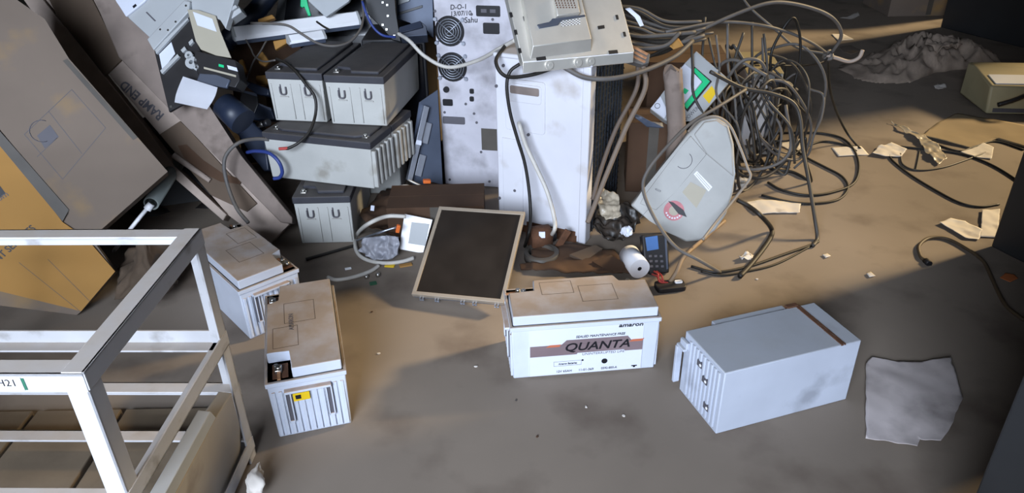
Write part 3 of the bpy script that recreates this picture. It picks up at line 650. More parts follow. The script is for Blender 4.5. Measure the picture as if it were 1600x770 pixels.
# ------------------------------------------------------------------ broken grey post
a, b_ = at_y(1058, 208, 2.70), at_y(1051, 112, 2.70)
m = MB(); r0 = .034; seg = 28; rings = []
d = (b_ - a)
for k in range(6):
    rings.append([(a + d * (k / 5) + Vector((r0 * (1.05 - .01 * k) * math.cos(2 * math.pi * i / seg), r0 * math.sin(2 * math.pi * i / seg), (.045 * noise.noise(Vector((i * .55, 3, 1))) + .02 * math.cos(i * .45 + 2.2) if k == 5 else 0)))) for i in range(seg)])
lo = [p.copy() for p in rings[0]]
for p in lo: p.z = .02
rings = [lo] + rings
V = [[m.bm.verts.new(p) for p in r] for r in rings]; F = []
for A4, B4 in zip(V, V[1:]):
    for i in range(seg): F.append(m.bm.faces.new((A4[i], A4[(i + 1) % seg], B4[(i + 1) % seg], B4[i])))
m._done(F, WOODG, True); m._done([m.bm.faces.new(V[0][::-1]), m.bm.faces.new(V[-1])], WOODG)
one('broken_post', m, 'grey round post with splintered top standing before the meter box', 'post')
m = MB(); p = at_y(1072, 205, 2.80); m.cyl(BLACKG, (p.x + .01, p.y, .33), (p.x + .01, p.y, p.z + .025), .05, .045, seg=20); m.cyl(BLACKG, (p.x + .01, p.y, .0), (p.x + .01, p.y, .33), .05, seg=20); one('black_canister', m, 'black plastic canister behind the broken post', 'canister')
# ------------------------------------------------------------------ computer tower wrapped in cables
t = thing('computer_tower', 'slim pale computer tower with beige top standing in the cable tangle', 'computer', (1.056, 3.2346, 0), (.05, -.03, -.109))
X, Y, H = .155, .30, .388
m = MB(); m.box(GREYP, (0, 0, 0), (X, Y, H), bev=.006); m.build('case', t)
m = MB(); m.box(CREAM, (-.001, -.001, H - .002), (X + .001, Y, H + .004), bev=.003); m.build('top_cover', t)
m = MB(); m.box(WHITEP, (.008, -.008, .05), (X - .05, .002, H - .02), bev=.004); fp = m.build('front_panel', t)
q = MB(); q.box(SLATE, (X - .046, -.004, .02), (X - .006, .002, H - .03), bev=.002); q.build('vent_strip', t)
q = MB(); q.cyl(INK, (X - .03, .0, H - .02), (X - .03, -.006, H - .02), .006, seg=12); q.build('button', t)
q = MB(); q.box(BLACK, (.05, .09, H + .003), (.07, .11, H + .0055)); q.build('hole', t)

# ------------------------------------------------------------------ printer mechanism lying on the ramp
nR = fr.n; pm = fr.hit(264, 176) + Vector((-.05, -.85, .52)).normalized() * .115
fm = Frame(pm, (-.12, -.80, .58))
t = thing('printer_mechanism', 'black printer mechanism with beige plate and white paper sheet on the wooden ramp', 'printer', mtx=fm.m)
m = MB(); m.prism(BLACK, fm.poly([(241, 80), (296, 20), (304, 60), (318, 90), (318, 150), (285, 163), (264, 175)]), -.012, 0, bev=.002); m.build('side_plate', t)
m = MB(); m.prism(LABELW, fm.poly([(249, 85), (268, 66), (274, 84), (254, 110)]), 0, .0015); m.build('label', t)
for P in ([(253, 112), (280, 86), (283, 90), (256, 117)], [(245, 80), (295, 27), (297, 32), (247, 86)], [(285, 80), (291, 74), (294, 79), (288, 84)], [(297, 68), (303, 62), (305, 67), (299, 73)]):
    m = MB(); m.prism(GREYP, fm.poly(P), 0, .012, bev=.001); m.build('rail', t)
m = MB(); m.prism(BLACK, fm.poly([(310, 82), (372, 97), (379, 128), (372, 140), (318, 128), (306, 100)]), -.04, .02, bev=.003); m.build('head_block', t)
m = MB(); m.prism(BEIGE, fm.poly([(301, 21), (318, 22), (345, 31), (352, 55), (369, 96), (345, 92), (322, 83), (314, 70)]), .03, .036, bev=.0015); bp = m.build('beige_plate', t)
m = MB(); m.prism(LABELW, fm.poly([(310, 25), (340, 36), (347, 56), (317, 46)]), .036, .0372); m.build('label', bp)
m = MB(); m.prism(BEIGE, fm.poly([(324, 108), (374, 121), (374, 124), (324, 111)]), .02, .024); m.build('brass_bar', t)
for P, mm in (([(342, 100), (350, 102), (350, 106), (342, 104)], GREEN), ([(355, 102), (370, 106), (372, 112), (357, 108)], LABELW)):
    m = MB(); m.prism(mm, fm.poly(P, .02), .02, .0215); m.build('tag', t)
for px, py, r in ((303, 100, .022), (299, 89, .014), (311, 108, .010)):
    x, y = fm.uv(px, py); m = MB(); m.cyl(GREYP, (x, y, 0), (x, y, .02), r, seg=18, hole=r * .35); m.build('gear', t)
m = MB(); m.prism(SLATE, fm.poly([(318, 118), (345, 120), (366, 128), (360, 142), (338, 136), (312, 134)]), .016, .028, bev=.004); m.build('tray', t)
m = MB(); A1, A2 = fm.poly([(297, 126), (350, 143)]); B1, B2 = fm.poly([(279, 163), (329, 174)])
V = []; F = []
for k in range(13):
    u = k / 12; hgt = .045 - .02 * u + .010 * math.sin(u * math.pi); V.append([m.bm.verts.new((A1[0] * (1 - u) + B1[0] * u, A1[1] * (1 - u) + B1[1] * u - .012 * math.sin(u * 3.1), hgt)), m.bm.verts.new((A2[0] * (1 - u) + B2[0] * u + .014 * math.sin(u * 3.1), A2[1] * (1 - u) + B2[1] * u, hgt))])
for a, b_ in zip(V, V[1:]): F.append(m.bm.faces.new((a[0], a[1], b_[1], b_[0])))
bmesh.ops.solidify(m.bm, geom=F, thickness=.002); m._done(m.bm.faces, PAPERC, False); m.build('paper_sheet', t)
m = MB(); a = fm.uv(268, 167); x, y = a; m.cyl(LEAD, (x, y, -.001), (x, y, .004), .005, seg=10); m.build('rivet', t)
m = MB(); a, b_ = fm.uv(345, 160), fm.uv(376, 188); m.cyl(NAVY, (a[0], a[1], -.02), (b_[0], b_[1], -.02), .046, .05, seg=28); tagd = m.build('drum', t)
# ------------------------------------------------------------------ grey machine covers above it
fg = Frame(fr.hit(240, 70) + nR * .085, (-.2, -.82, .54))
t = thing('machine_cover', 'grey plastic machine cover with folded plates at the top left above the printer mechanism', 'cover', mtx=fg.m)
m = MB(); m.prism(GREYP, fg.poly([(165, -30), (185, 8), (198, 27), (236, 62), (300, 2), (320, -30)]), -.06, -.01, bev=.004); m.build('body', t)
m = MB(); m.prism(LABELW, fg.poly([(165, -30), (182, 3), (196, 26), (226, 2), (245, -30)]), -.012, .0, bev=.004); bb = m.build('light_panel', t)
m = MB(); m.prism(INK, fg.poly([(207, 10), (212, 6), (214, 9), (209, 13)]), -.001, .001); m.build('hole', bb)
m = MB(); m.prism(INKG, fg.poly([(225, 18), (227, 17), (241, 31), (239, 32)]), -.011, -.0085); m.build('slit', t)
m = MB(); m.prism(GREYP, fg.poly([(233, 63), (291, 2), (300, 4), (298, 20), (243, 80)]), -.012, .012, bev=.003); m.build('folded_lip', t)
m = MB(); m.prism(GREYP, fg.poly([(296, -30), (375, -30), (352, 45), (345, 30), (300, 16)]), -.03, .0, bev=.003); m.build('side_plate', t)
for px, py in ((294, 11), (254, 48), (266, 49), (278, 36)):
    x, y = fg.uv(px, py); m = MB(); m.cyl(LEAD, (x, y, .0), (x, y, .014), .004, seg=8); m.build('rivet', t)
def slab(name, label, cat, pts, p0, n, th, mm, bev=.003, parts=(), group=None):
    f = Frame(p0, n)
    if not parts: 
        q = MB(); q.prism(mm, f.poly(pts), -th, 0, bev=bev); o = q.build(name, None, mtx=f.m); return tag(o, label, cat, group), f
    o = thing(name, label, cat, mtx=f.m, group=group); q = MB(); q.prism(mm, f.poly(pts), -th, 0, bev=bev); q.build('body', o)
    for nm, P, m2, h0, h1 in parts: q = MB(); q.prism(m2, f.poly(P), h0, h1, bev=min(.001, abs(h1 - h0) * .2)); q.build(nm, o)
    return o, f
N1 = (-.05, -.85, .52)
slab('grey_bracket', 'small grey moulded bracket between machine cover and blue tube', 'bracket', [(344, 26), (372, 8), (378, 18), (352, 36)], at_y(350, 34, 2.72), N1, .05, GREYP, parts=[('rib', [(350, 22), (370, 9), (373, 13), (353, 26)], GREYP, -.001, .012)])
m = MB(); m.tube(NAVY, [at_y(352, 66, 3.1), at_y(375, 42, 3.12), at_y(405, 12, 3.16), at_y(440, -35, 3.22)], .038, 18); m.cyl(NAVY, at_y(350, 69, 3.098), at_y(356, 62, 3.105), .042, seg=18); one('blue_tube', m, 'thick dark blue tube running up out of the picture at top left', 'tube')
# bars on the batteries
def bar(label, a, b_, z, h, dep):
    A4, B4 = at_z(*a, z), at_z(*b_, z); d = (B4 - A4); L_ = d.length; an = math.atan2(d.y, d.x)
    o = thing('light_bar', label, 'light bar', A4, (0, 0, an)); prof = [(0, 0), (0, h * .35), (dep * .75, h), (dep, h), (dep, 0)]
    Mx = Matrix.Rotation(math.pi / 2, 4, 'Z') @ Matrix.Rotation(math.pi / 2, 4, 'X')
    q = MB(); q.prism(WHITEP, prof, 0, L_, Mx, bev=.0015); q.build('diffuser', o)
    q = MB(); q.box(SLATE, (.005, -.004, -.012), (L_ - .005, dep + .006, .002)); q.build('base', o)
    for u in (-.003, L_ - .007): q = MB(); q.prism(GREYP, [(x * 1.02, y * 1.03) for x, y in prof], u, u + .010, Mx); q.build('end_cap', o)
    return o
bar('long white light bar lying across the back of the top batteries', (368, 65), (564, 39), .625, .05, .04)
bar('short white light bar lying in front of the long one on the batteries', (453, 70), (510, 61), .615, .032, .03)
slab('steel_sheet', 'pale grey corner of a flat panel hanging down behind the long light bar', 'panel', [(470, -30), (560, -30), (545, 2), (509, 27), (482, 2)], at_y(509, 27, 3.15), (-.1, -.9, .4), .02, GREYP)
o, f = slab('green_clip', 'bright green plastic clip behind the long light bar', 'clip', [(470, -14), (478, -10), (481, 8), (486, 24), (481, 25), (476, 8), (473, 12), (469, 10)], at_y(480, 24, 3.2), (0, -.9, .4), .012, GREEN)
slab('black_bracket', 'black perforated steel bracket with shiny screws left of the fan tower', 'bracket', [(566, -20), (616, -20), (617, 20), (627, 66), (612, 62), (598, 44), (575, 22)], at_y(612, 64, 3.02), (.1, -.9, .35), .02, BLACK, parts=[('screw', [(a - 2, b - 2), (a + 2, b - 2), (a + 2, b + 2), (a - 2, b + 2)], LEAD, -.001, .004) for a, b in ((598, 4), (605, 8), (606, 25), (598, 39), (604, 46), (616, 56))])
slab('navy_box', 'small blue-grey box lying left of the fan tower top', 'box', [(623, 44), (657, 33), (666, 40), (668, 55), (626, 58)], at_y(640, 58, 3.0), (.05, -.8, .55), .08, SLATE, parts=[('lid', [(624, 44), (657, 34), (661, 44), (626, 53)], NAVY, -.001, .01)])
slab('dark_chassis', 'dark grey steel chassis behind the navy box, left of the fan tower', 'chassis', [(618, -30), (676, -30), (678, 60), (640, 34), (620, 30)], at_y(660, 60, 3.22), (.05, -.95, .25), .2, SLATE, parts=[('slot', [(622, 20), (660, 8), (660, 12), (622, 24)], BLACK, -.001, .006), ('cover_plate', [(622, -20), (640, -20), (640, 2), (622, 8)], GREYP, -.001, .012)])
slab('black_monitor', 'black flat monitor casing standing behind the top batteries', 'monitor', [(430, 30), (440, -30), (575, -30), (600, 60), (590, 90), (430, 70)], at_y(520, 80, 3.32), (0, -.93, .3), .05, BLACK, parts=[('screen', [(445, 26), (452, -30), (565, -30), (585, 55), (440, 60)], BLACKG, -.001, .002)])
slab('brown_board', 'dark brown board standing behind the left top battery', 'board', [(352, 60), (372, 40), (440, 40), (470, 60), (470, 250), (380, 256)], at_y(420, 253, 3.16), (.05, -.98, .12), .02, CARDB)
for k, (P, lb) in enumerate((([(400, 118), (424, 116), (431, 122), (428, 130), (405, 133), (398, 127)], 'tan wood offcut lowest beside the left top battery'), ([(402, 84), (410, 80), (421, 96), (414, 104), (404, 99)], 'orange-tan wood scrap by the wire knot left of the batteries'), ([(402, 30), (425, 22), (430, 28), (404, 36)], 'tan wood scrap showing under the blue tube'), ([(426, 64), (447, 60), (450, 66), (430, 78)], 'tan wood scrap tucked under the long light bar'), ([(372, 94), (379, 92), (386, 112), (378, 116)], 'narrow tan scrap standing right of the printer mechanism'))):
    slab('wood_scrap', lb, 'wood scrap', P, at_y(P[0][0], P[0][1] + 15, 2.98), (.1, -.85, .45), .03, CARD, bev=.004)
P3 = [([(381, 133), (386, 126), (420, 139), (420, 150), (400, 147)], 2.86, NAVY, 'slanting navy plastic bar left of the upper batteries'), ([(404, 161), (424, 169), (430, 187), (392, 187)], 2.80, NAVY, 'navy plastic housing left of the stack, above the wooden ramp'), ([(368, 206), (392, 187), (414, 210), (420, 266), (412, 268), (395, 245)], 2.72, NAVY, 'long navy plastic housing squeezed between ramp and battery stack'), ([(376, 140), (402, 146), (404, 164), (394, 188), (372, 165)], 2.92, BLACK, 'black plastic casing behind the navy housings')]
for P, y_, mm, lb in P3:
    o, f = slab('plastic_housing', lb, 'housing', P, at_y(P[-1][0], P[-1][1], y_), (-.2, -.85, .45), .07, mm, bev=.006, parts=[('edge_strip', [P[0], P[1], ((P[1][0] + P[2][0]) / 2 * .3 + P[1][0] * .7, P[1][1] + 5), (P[0][0] + 3, P[0][1] + 4)], SLATE, -.001, .004)])
m = MB(); p = at_y(404, 195, 2.70); m.cyl(LEAD, p, p + Vector((.03, -.02, .012)), .011, seg=12); m.cyl(BLACK, p + Vector((.03, -.02, .012)), p + Vector((.05, -.03, .02)), .013, seg=12); one('metal_plug', m, 'small shiny metal plug at the left end of the middle battery', 'plug')
# perforated channel
o, f = slab('perforated_channel', 'blue-grey perforated steel channel leaning between battery stack and fan tower', 'channel', [(655, 160), (684, 140), (692, 290), (650, 292), (636, 280)], at_y(650, 292, 2.80), (.35, -.9, .25), .006, SLATE, bev=.001, parts=[('flange', [(660, 164), (668, 167), (641, 283), (634, 280)], GALV, -.001, .03), ('mesh_strip', [(664, 190), (674, 193), (667, 225), (657, 222)], GALV, -.001, .012), ('mesh_strip', [(655, 240), (665, 243), (657, 276), (647, 273)], GALV, -.001, .012), ('clip', [(648, 217), (656, 219), (655, 226), (646, 224)], LABELW, .03, .033)])
# ------------------------------------------------------------------ rubbish around the screen panel
carton('low dusty brown carton between the fan tower and the leaning dark screen', (-.46, 2.47, 0), .02, .36, .2, .13)
fd = Frame(at_z(623, 390, .012), (.05, -.88, .48))
o = thing('downlight', 'square white ceiling light with frosted centre lying left of the dark screen', 'light', mtx=fd.m)
m = MB(); m.prism(WHITEP, fd.poly([(632, 334), (676, 343), (661, 396), (623, 389)]), -.012, 0, bev=.002); m.build('frame', o)
m = MB(); m.prism(GREYP, fd.poly([(643, 347), (671, 350), (664, 384), (638, 380)]), -.001, .002, bev=.0015); o2 = m.build('diffuser', o); o2['label'] = 'frosted grey centre'
def cable(label, pts, r, mm, group=None, name='cable', cat='cable', plug=None, seg=7, sub=7):
    P = [at_y(*p) if len(p) == 3 else at_z(p[0], p[1], r) for p in pts]
    for v in P: v.z = max(v.z, r)
    q = MB(); q.tube(mm, P, r, seg, sub=sub)
    if plug:
        d = (P[-1] - P[-2]).normalized(); q.cyl(plug, P[-1], P[-1] + d * .025, r * 1.8, seg=10)
    return one(name, q, label, cat, group)
cable('white corrugated conduit coil on the floor left of the downlight', [(634, 338, 2.36), (604, 338, 2.36), (575, 350, 2.33), (558, 366), (555, 383), (562, 399), (580, 408), (606, 411), (630, 408), (646, 403)], .0075, CABLEW, name='conduit', cat='conduit')
cable('white conduit end lying on the floor in front of the coil', [(512, 433), (526, 437), (552, 433), (578, 424), (592, 415)], .007, CABLEW, name='conduit', cat='conduit')
cable('thin grey rod crossing inside the conduit coil', [(556, 376), (590, 364, 2.36), (619, 355, 2.36)], .004, GALV, name='rod', cat='rod')
cable('dark hose lying from the bottom battery towards the conduit', [(478, 405), (510, 396), (545, 386), (556, 383)], .006, CABLEK, name='hose', cat='hose')
m = MB(); m.sheet(LABELW, [at_z(565, 392, .004), at_y(573, 372, 2.36), at_y(609, 368, 2.38), at_y(626, 370, 2.36), at_z(626, 398, .01), at_z(614, 405, .004), at_z(586, 406, .004)], .03, 4, .0015, 9, 26); m.mats[0] = mat('bag_film', '#94959d', .35, var=.1); one('plastic_bag', m, 'crumpled white plastic bag inside the conduit coil', 'bag')
def bit(name, label, cat, px, py, sz, mm, kind='box', rz=.3, z=0.0, group=None, h=None):
    p = at_z(px, py, z); q = MB(); Mx = Matrix.Translation(p) @ Matrix.Rotation(rz, 4, 'Z')
    sx, sy, sz_ = sz
    if kind == 'box': q.box(mm, (-sx / 2, -sy / 2, 0), (sx / 2, sy / 2, sz_), Mx, bev=min(sx, sy, sz_) * .2)
    elif kind == 'ball': q.lathe(mm, [(sx * .2, 0), (sx * .45, sx * .12), (sx * .5, sx * .45), (sx * .35, sx * .85), (sx * .1, sx)], 14, Mx)
    elif kind == 'flake':
        n = 7; q.prism(mm, [(sx * .5 * (1 + .35 * math.sin(k * 2.3 + px)) * math.cos(k * 6.283 / n), sy * .5 * (1 + .3 * math.cos(k * 1.7 + py)) * math.sin(k * 6.283 / n)) for k in range(n)], .0005, max(.0015, sz_), Mx)
    return one(name, q, label, cat, group)
def at(name, label, cat, px, py, y, sz, mm, rot=(0, 0, 0)):
    q = MB(); q.box(mm, (-sz[0] / 2, -sz[1] / 2, -sz[2] / 2), (sz[0] / 2, sz[1] / 2, sz[2] / 2), Matrix.Translation(at_y(px, py, y)) @ Euler(rot).to_matrix().to_4x4(), bev=min(sz) * .2); return one(name, q, label, cat)
at('connector', 'orange plastic connector above the white plastic bag', 'connector', 622, 357, 2.35, (.014, .014, .03), ORANGEC, (0, .3, .2))
at('connector', 'orange clip lying below the perforated steel channel', 'connector', 667, 283, 2.68, (.03, .02, .014), ORANGEC, (0, .1, .2))
bit('tape_scrap', 'yellow tape scrap below the conduit coil, left piece', 'tape', 609, 416, (.035, .016, .004), YELLOW, rz=-.15)
bit('tape_scrap', 'orange-yellow tape scrap beside the lower corner of the downlight', 'tape', 634, 415, (.045, .018, .005), CARD, rz=.3)
bit('bulb', 'small shiny bulb on the floor, left of two below the conduit', 'bulb', 573, 435, (.014, .014, .01), LEAD, 'ball')
bit('bulb', 'small shiny bulb on the floor, right of two below the conduit', 'bulb', 591, 432, (.016, .014, .01), LEAD, 'ball')
bit('circuit_board', 'small green circuit board piece on the floor below the bulbs', 'circuit board', 583, 443, (.024, .02, .003), mat('board_green', '#1f5a3c', .5), 'box')
bit('white_tag', 'small white tag on the floor inside the front conduit end', 'tag', 544, 420, (.022, .012, .003), WHITEP)
at('metal_tag', 'small white metal tag standing beside the bottom battery', 'tag', 582, 325, 2.58, (.014, .004, .022), LABELW, (0, .2, .1))
m = MB(); p = at_y(640, 297, 2.70)
for cx, cy, rx_, ry_ in ((640, 297, 15, 6.5), (666, 305, 11, 5)): m2 = MB(); m2.tube(STEEL, [at_y(cx + rx_ * math.cos(a * math.pi / 8) , cy + ry_ * math.sin(a * math.pi / 8) + (rx_ * math.cos(a * math.pi / 8)) * .25, 2.68) for a in range(16)], .004, 6, sub=2, closed=True); one('wire_loop', m2, 'shiny metal wire loop below the steel channel, %s one' % ('larger left' if cx == 640 else 'smaller right'), 'wire')
m.bm.free()
cable('thin metal rod lying across the wire loops', [(638, 281, 2.72), (660, 291, 2.70), (690, 301, 2.68)], .004, STEEL, name='rod', cat='rod')
m = MB(); m.sheet(PLASTICF, [at_y(606, 322, 2.62), at_y(612, 305, 2.68), at_y(630, 300, 2.72), at_y(645, 312, 2.70), at_y(640, 328, 2.60), at_y(620, 332, 2.58)], .02, 3, .0015, 12, 34); one('film_scrap', m, 'crumpled grey film scrap beside the bottom battery and wire loops', 'plastic')
m = MB(); m.sheet(CARDB, [at_z(560, 345, .01), at_z(605, 300, .02), at_z(690, 300, .03), at_z(690, 345, .02), at_z(640, 380, .01), at_z(585, 370, .01)], .03, 4, .003, 15, 10); one('rubbish_mat', m, 'dark crumpled sheet of rubbish under the wire loops behind the downlight', 'rubbish')
# ------------------------------------------------------------------ foot of the air conditioner
p = at_z(846, 372, .045); t = thing('rusty_motor', 'small rusty motor with bracket at the foot of the air conditioner', 'motor', (p.x, p.y, 0))
m = MB(); m.cyl(RUST, (-.045, 0, .045), (.03, .02, .045), .042, seg=22); m.build('body', t)
m = MB(); m.cyl(BLACK, (.03, .02, .045), (.05, .026, .045), .03, .022, seg=18); m.build('end_cap', t)
m = MB(); m.box(RUST, (.035, -.01, .02), (.06, .0, .115), Euler((0, .5, 0)).to_matrix().to_4x4(), bev=.002); m.build('bracket', t)
m = MB(); m.box(LABELW, (-.01, -.045, .05), (.012, -.036, .072), Euler((-.3, 0, 0)).to_matrix().to_4x4()); m.build('label', t)
cable('white cable hanging down the front of the air conditioner', [(811, 192, 2.46), (813, 200, 2.44), (822, 228, 2.43), (838, 262, 2.41), (855, 300, 2.38), (866, 340, 2.34), (866, 360, 2.32), (856, 372), (842, 380)], .0075, CABLEW)
cable('black cable hanging down the air conditioner, left of the white one', [(812, 100, 2.47), (797, 112, 2.47), (792, 135, 2.46), (797, 175, 2.45), (808, 215, 2.44), (820, 255, 2.43), (827, 300, 2.41), (829, 340, 2.38), (826, 365, 2.33), (820, 385)], .006, CABLEK)
p = at_z(846, 404, 0); m = MB(); m.cyl(TAPE, (p.x, p.y, 0), (p.x, p.y, .03), .062, seg=36, hole=.047); one('tape_roll', m, 'brown tape roll lying flat in front of the air conditioner', 'tape roll')
o, f = slab('wood_strip', 'flat brown strip in front of the tape roll, behind the lettered battery', 'board', [(812, 412), (868, 404), (870, 416), (814, 420)], at_z(840, 418, .01), (0, -.2, .98), .008, CARDB, bev=.001)
slab('wood_offcut', 'tan board offcut on the rubbish in front of the air conditioner right corner', 'board', [(890, 397), (930, 382), (942, 388), (914, 408)], at_z(914, 408, .02), (.1, -.3, .95), .012, WOODB, bev=.001)
slab('wood_offcut', 'dark splintered board offcut behind the paper roll', 'board', [(925, 408), (955, 398), (978, 412), (972, 424), (948, 422)], at_z(950, 422, .02), (-.1, -.3, .95), .012, CARDB, bev=.001)
def lump(name, label, cat, pts, amp, mm, seed, fsc=18, th=.002, cuts=4):
    q = MB(); q.sheet(mm, [at_y(*p) if len(p) == 3 and p[2] > 1 else at_z(*p) for p in pts], amp, cuts, th, seed, fsc); return one(name, q, label, cat)
lump('black_bag', 'crumpled black plastic bag in shade right of the air conditioner foot', 'bag', [(925, 380, .01), (930, 350, .04), (955, 330, .05), (990, 335, .06), (1000, 360, .03), (985, 385, .01), (950, 392, .01)], .05, DARKBAG, 21)
lump('grey_film', 'crumpled clear grey film right of the air conditioner', 'plastic', [(930, 318, 2.50), (940, 300, 2.55), (966, 310, 2.52), (970, 345, .09), (946, 349, .08)], .02, PLASTICF, 22, 26)
lump('crumpled_wrapper', 'small crumpled blue and white wrapper above the paper roll', 'wrapper', [(968, 366, .07), (978, 355, .09), (989, 360, .08), (989, 370, .07), (978, 375, .06)], .018, LABELW, 23, 60, .001, 3)
lump('dark_rubbish', 'dark torn sheet lying behind the white lettered battery', 'rubbish', [(830, 425, .005), (830, 385, .008), (900, 385, .01), (960, 395, .01), (985, 430, .005), (940, 432, .005)], .012, CARDB, 24, 14)
# paper roll
c0 = at_z(999.5, 420, .037); c1 = at_z(982.5, 397, .037); d = (c1 - c0).normalized()
t = thing('paper_roll', 'white till paper roll lying on its side behind the lettered battery', 'paper roll', (c0.x, c0.y, 0), (0, 0, math.atan2(d.y, d.x)))
L_ = max(.08, (c1 - c0).length)
m = MB(); m.cyl(PAPERC, (0, 0, .037), (L_, 0, .037), .036, seg=40, hole=.0075); m.build('paper', t)
m = MB(); m.cyl(BLACK, (.001, 0, .037), (L_ - .001, 0, .037), .0078, seg=18, hole=.006); m.cyl(BLACK, (.002, 0, .037), (.004, 0, .037), .007, seg=14); m.build('core', t)
ftm = Frame(at_z(1030, 430, .003), (.10, -.86, .5))
t = thing('card_terminal', 'black handheld card terminal with blue screen beside the paper roll', 'card terminal', mtx=ftm.m)
m = MB(); m.prism(BLACK, ftm.poly([(1003, 367), (1039, 365), (1045, 386), (1046, 426), (1016, 430), (1006, 400)]), -.035, 0, bev=.005); m.build('body', t)
m = MB(); m.prism(mat('blue_display', '#4d6fa3', .25), ftm.poly([(1008, 371), (1027, 368), (1029, 389), (1011, 392)]), -.001, .002); m.build('display', t)
for j in range(3):
    for k in range(3):
        x, y = ftm.uv(1016 + k * 8.5 + j, 400 + j * 8); m = MB(); m.box(INKG, (x - .005, y - .004, -.001), (x + .005, y + .004, .0025), bev=.001); m.build('key', t)
m = MB(); m.prism(SLATE, ftm.poly([(1038, 368), (1041, 368), (1044, 420), (1041, 421)]), -.002, .004, bev=.001); m.build('card_slot', t)
p = at_z(1050, 452, 0); t = thing('black_adapter', 'flat black adapter with white pad on the floor at the end of the tan cable', 'adapter', (p.x, p.y, 0), (0, 0, .15))
m = MB(); m.prism(BLACK, rr(-.055, -.02, .045, .035, .014), 0, .018, bev=.004); m.build('body', t)
m = MB(); m.prism(WHITEP, rr(.012, .004, .038, .02, .006), .017, .023, bev=.002); m.build('pad', t)
cable('thick tan cable ending at the black adapter', [(1132, 345), (1100, 373), (1080, 390, 2.22), (1066, 405, 2.17), (1057, 425, 2.13), (1047, 440, 2.12)], .0075, mat('cable_tan', '#85705a', .6))
for k, (a, b_) in enumerate((((1022, 424, 2.17), (1030, 436, 2.12)), ((1026, 424, 2.17), (1037, 440, 2.11)), ((1019, 428, 2.16), (1031, 440, 2.11)))):
    cable('short red wire between card terminal and black adapter', [a, ((a[0] + b_[0]) / 2 + 2, (a[1] + b_[1]) / 2 - 2, 2.13), b_, (1044, 442, 2.11)], .0032, RED, 'red wires at the adapter', 'wire', 'wire')

# ------------------------------------------------------------------ the cable tangle
TG = 'tangled cables on the right of the pile'
cable('grey cable arching highest over the floor at upper right, ending in the knot', [(1060, 70, 2.75), (1100, 45, 2.8), (1150, 22, 2.85), (1200, 5, 2.9), (1240, 6, 2.95), (1285, 19, 3.0), (1308, 36, 3.05), (1314, 58, 3.1), (1300, 82, 3.15)], .0075, CABLEG)
cable('grey cable running level into the knot at upper right', [(1040, 50, 2.75), (1120, 35, 2.85), (1180, 38, 2.9), (1230, 50, 2.98), (1270, 68, 3.05), (1294, 85, 3.15)], .006, CABLEG)
cable('cable falling from the top edge of the picture to the knot', [(1150, -20, 3.3), (1172, 12, 3.2), (1210, 45, 3.15), (1245, 74, 3.14), (1290, 84, 3.15)], .005, CABLEG)
cable('pale cable tail curling up to the right from the knot', [(1292, 86, 3.15), (1308, 91, 3.15), (1327, 96, 3.15), (1342, 90, 3.14), (1348, 78, 3.14)], .008, mat('cable_pale', '#a5968a', .6))
m = MB(); p = at_y(1294, 86, 3.15); m.tube(CABLEG, [p + Vector((.016 * math.cos(a), .010 * math.sin(a * 2), .016 * math.sin(a))) for a in [k * .7 for k in range(12)]], .008, 8); one('cable_knot', m, 'knot where the upper right cables meet in the air', 'knot')
cable('dark cable rising in a narrow hoop above the tangle', [(1203, 110, 2.95), (1206, 80, 2.95), (1220, 51, 2.97), (1234, 31, 2.98), (1243, 31, 2.99), (1250, 57, 3.0), (1250, 94, 3.0), (1243, 126, 3.0), (1236, 170, 3.0)], .0055, CABLEK)
cable('dark cable bowing out right of the tangle down to the floor', [(1200, 84, 2.95), (1229, 94, 2.97), (1250, 116, 3.0), (1266, 160, 3.02), (1262, 196, 3.05), (1252, 226, 3.1)], .0055, CABLE)
cable('thin dark cable crossing level under the knot', [(1204, 101, 3.0), (1240, 103, 3.05), (1282, 98, 3.12), (1294, 90, 3.15)], .0045, CABLEK)
cable('black cable dropping from the knot to the floor paper', [(1294, 92, 3.15), (1296, 135, 3.2), (1306, 172, 3.28), (1322, 205, 3.36), (1338, 226), (1344, 232)], .0055, CABLEK)
cable('thick grey cable sweeping from the tangle down to the floor in the middle right', [(1110, 112, 2.72), (1160, 137, 2.74), (1205, 146, 2.74), (1238, 160, 2.74), (1250, 185, 2.72), (1254, 230, 2.66), (1264, 285, 2.56), (1273, 340, 2.46), (1277, 372), (1270, 384)], .0075, CABLE)
cable('black cable making the widest loop on the sunlit floor', [(1210, 208), (1245, 207), (1290, 209), (1322, 220), (1341, 250), (1336, 284), (1302, 300), (1262, 305), (1222, 297), (1200, 285)], .0055, CABLEK)
cable('black cable looping inside the widest one on the floor', [(1215, 262), (1252, 234), (1285, 221), (1322, 227), (1338, 236)], .005, CABLEK)
cable('black cable bending back under the floor loops', [(1240, 232), (1262, 247), (1289, 261), (1316, 276), (1325, 294), (1309, 312), (1270, 318), (1232, 315), (1190, 305)], .005, CABLEK)
cable('long black cable trailing along the floor in front of the white cover', [(1277, 374), (1274, 380), (1221, 399), (1171, 416), (1120, 425), (1080, 416)], .005, CABLEK)
cable('second thin black cable trailing beside the long one in front of the cover', [(1268, 384), (1214, 412), (1167, 424), (1127, 430), (1095, 424)], .004, CABLEK)
cable('thick black cable hooking round right of the white cover', [(1152, 312, 2.5), (1170, 322, 2.47), (1190, 338, 2.42), (1206, 359), (1200, 378), (1176, 410), (1156, 432)], .009, CABLEK)
cable('grey cable passing in a wide curve across the front of the white cover', [(1165, 140, 2.62), (1120, 168, 2.5), (1080, 192, 2.45), (1045, 226, 2.4), (1013, 265, 2.36), (1005, 297, 2.33), (1025, 345, 2.25), (1055, 385, 2.17), (1090, 405, 2.13), (1125, 425)], .0062, CABLEG)
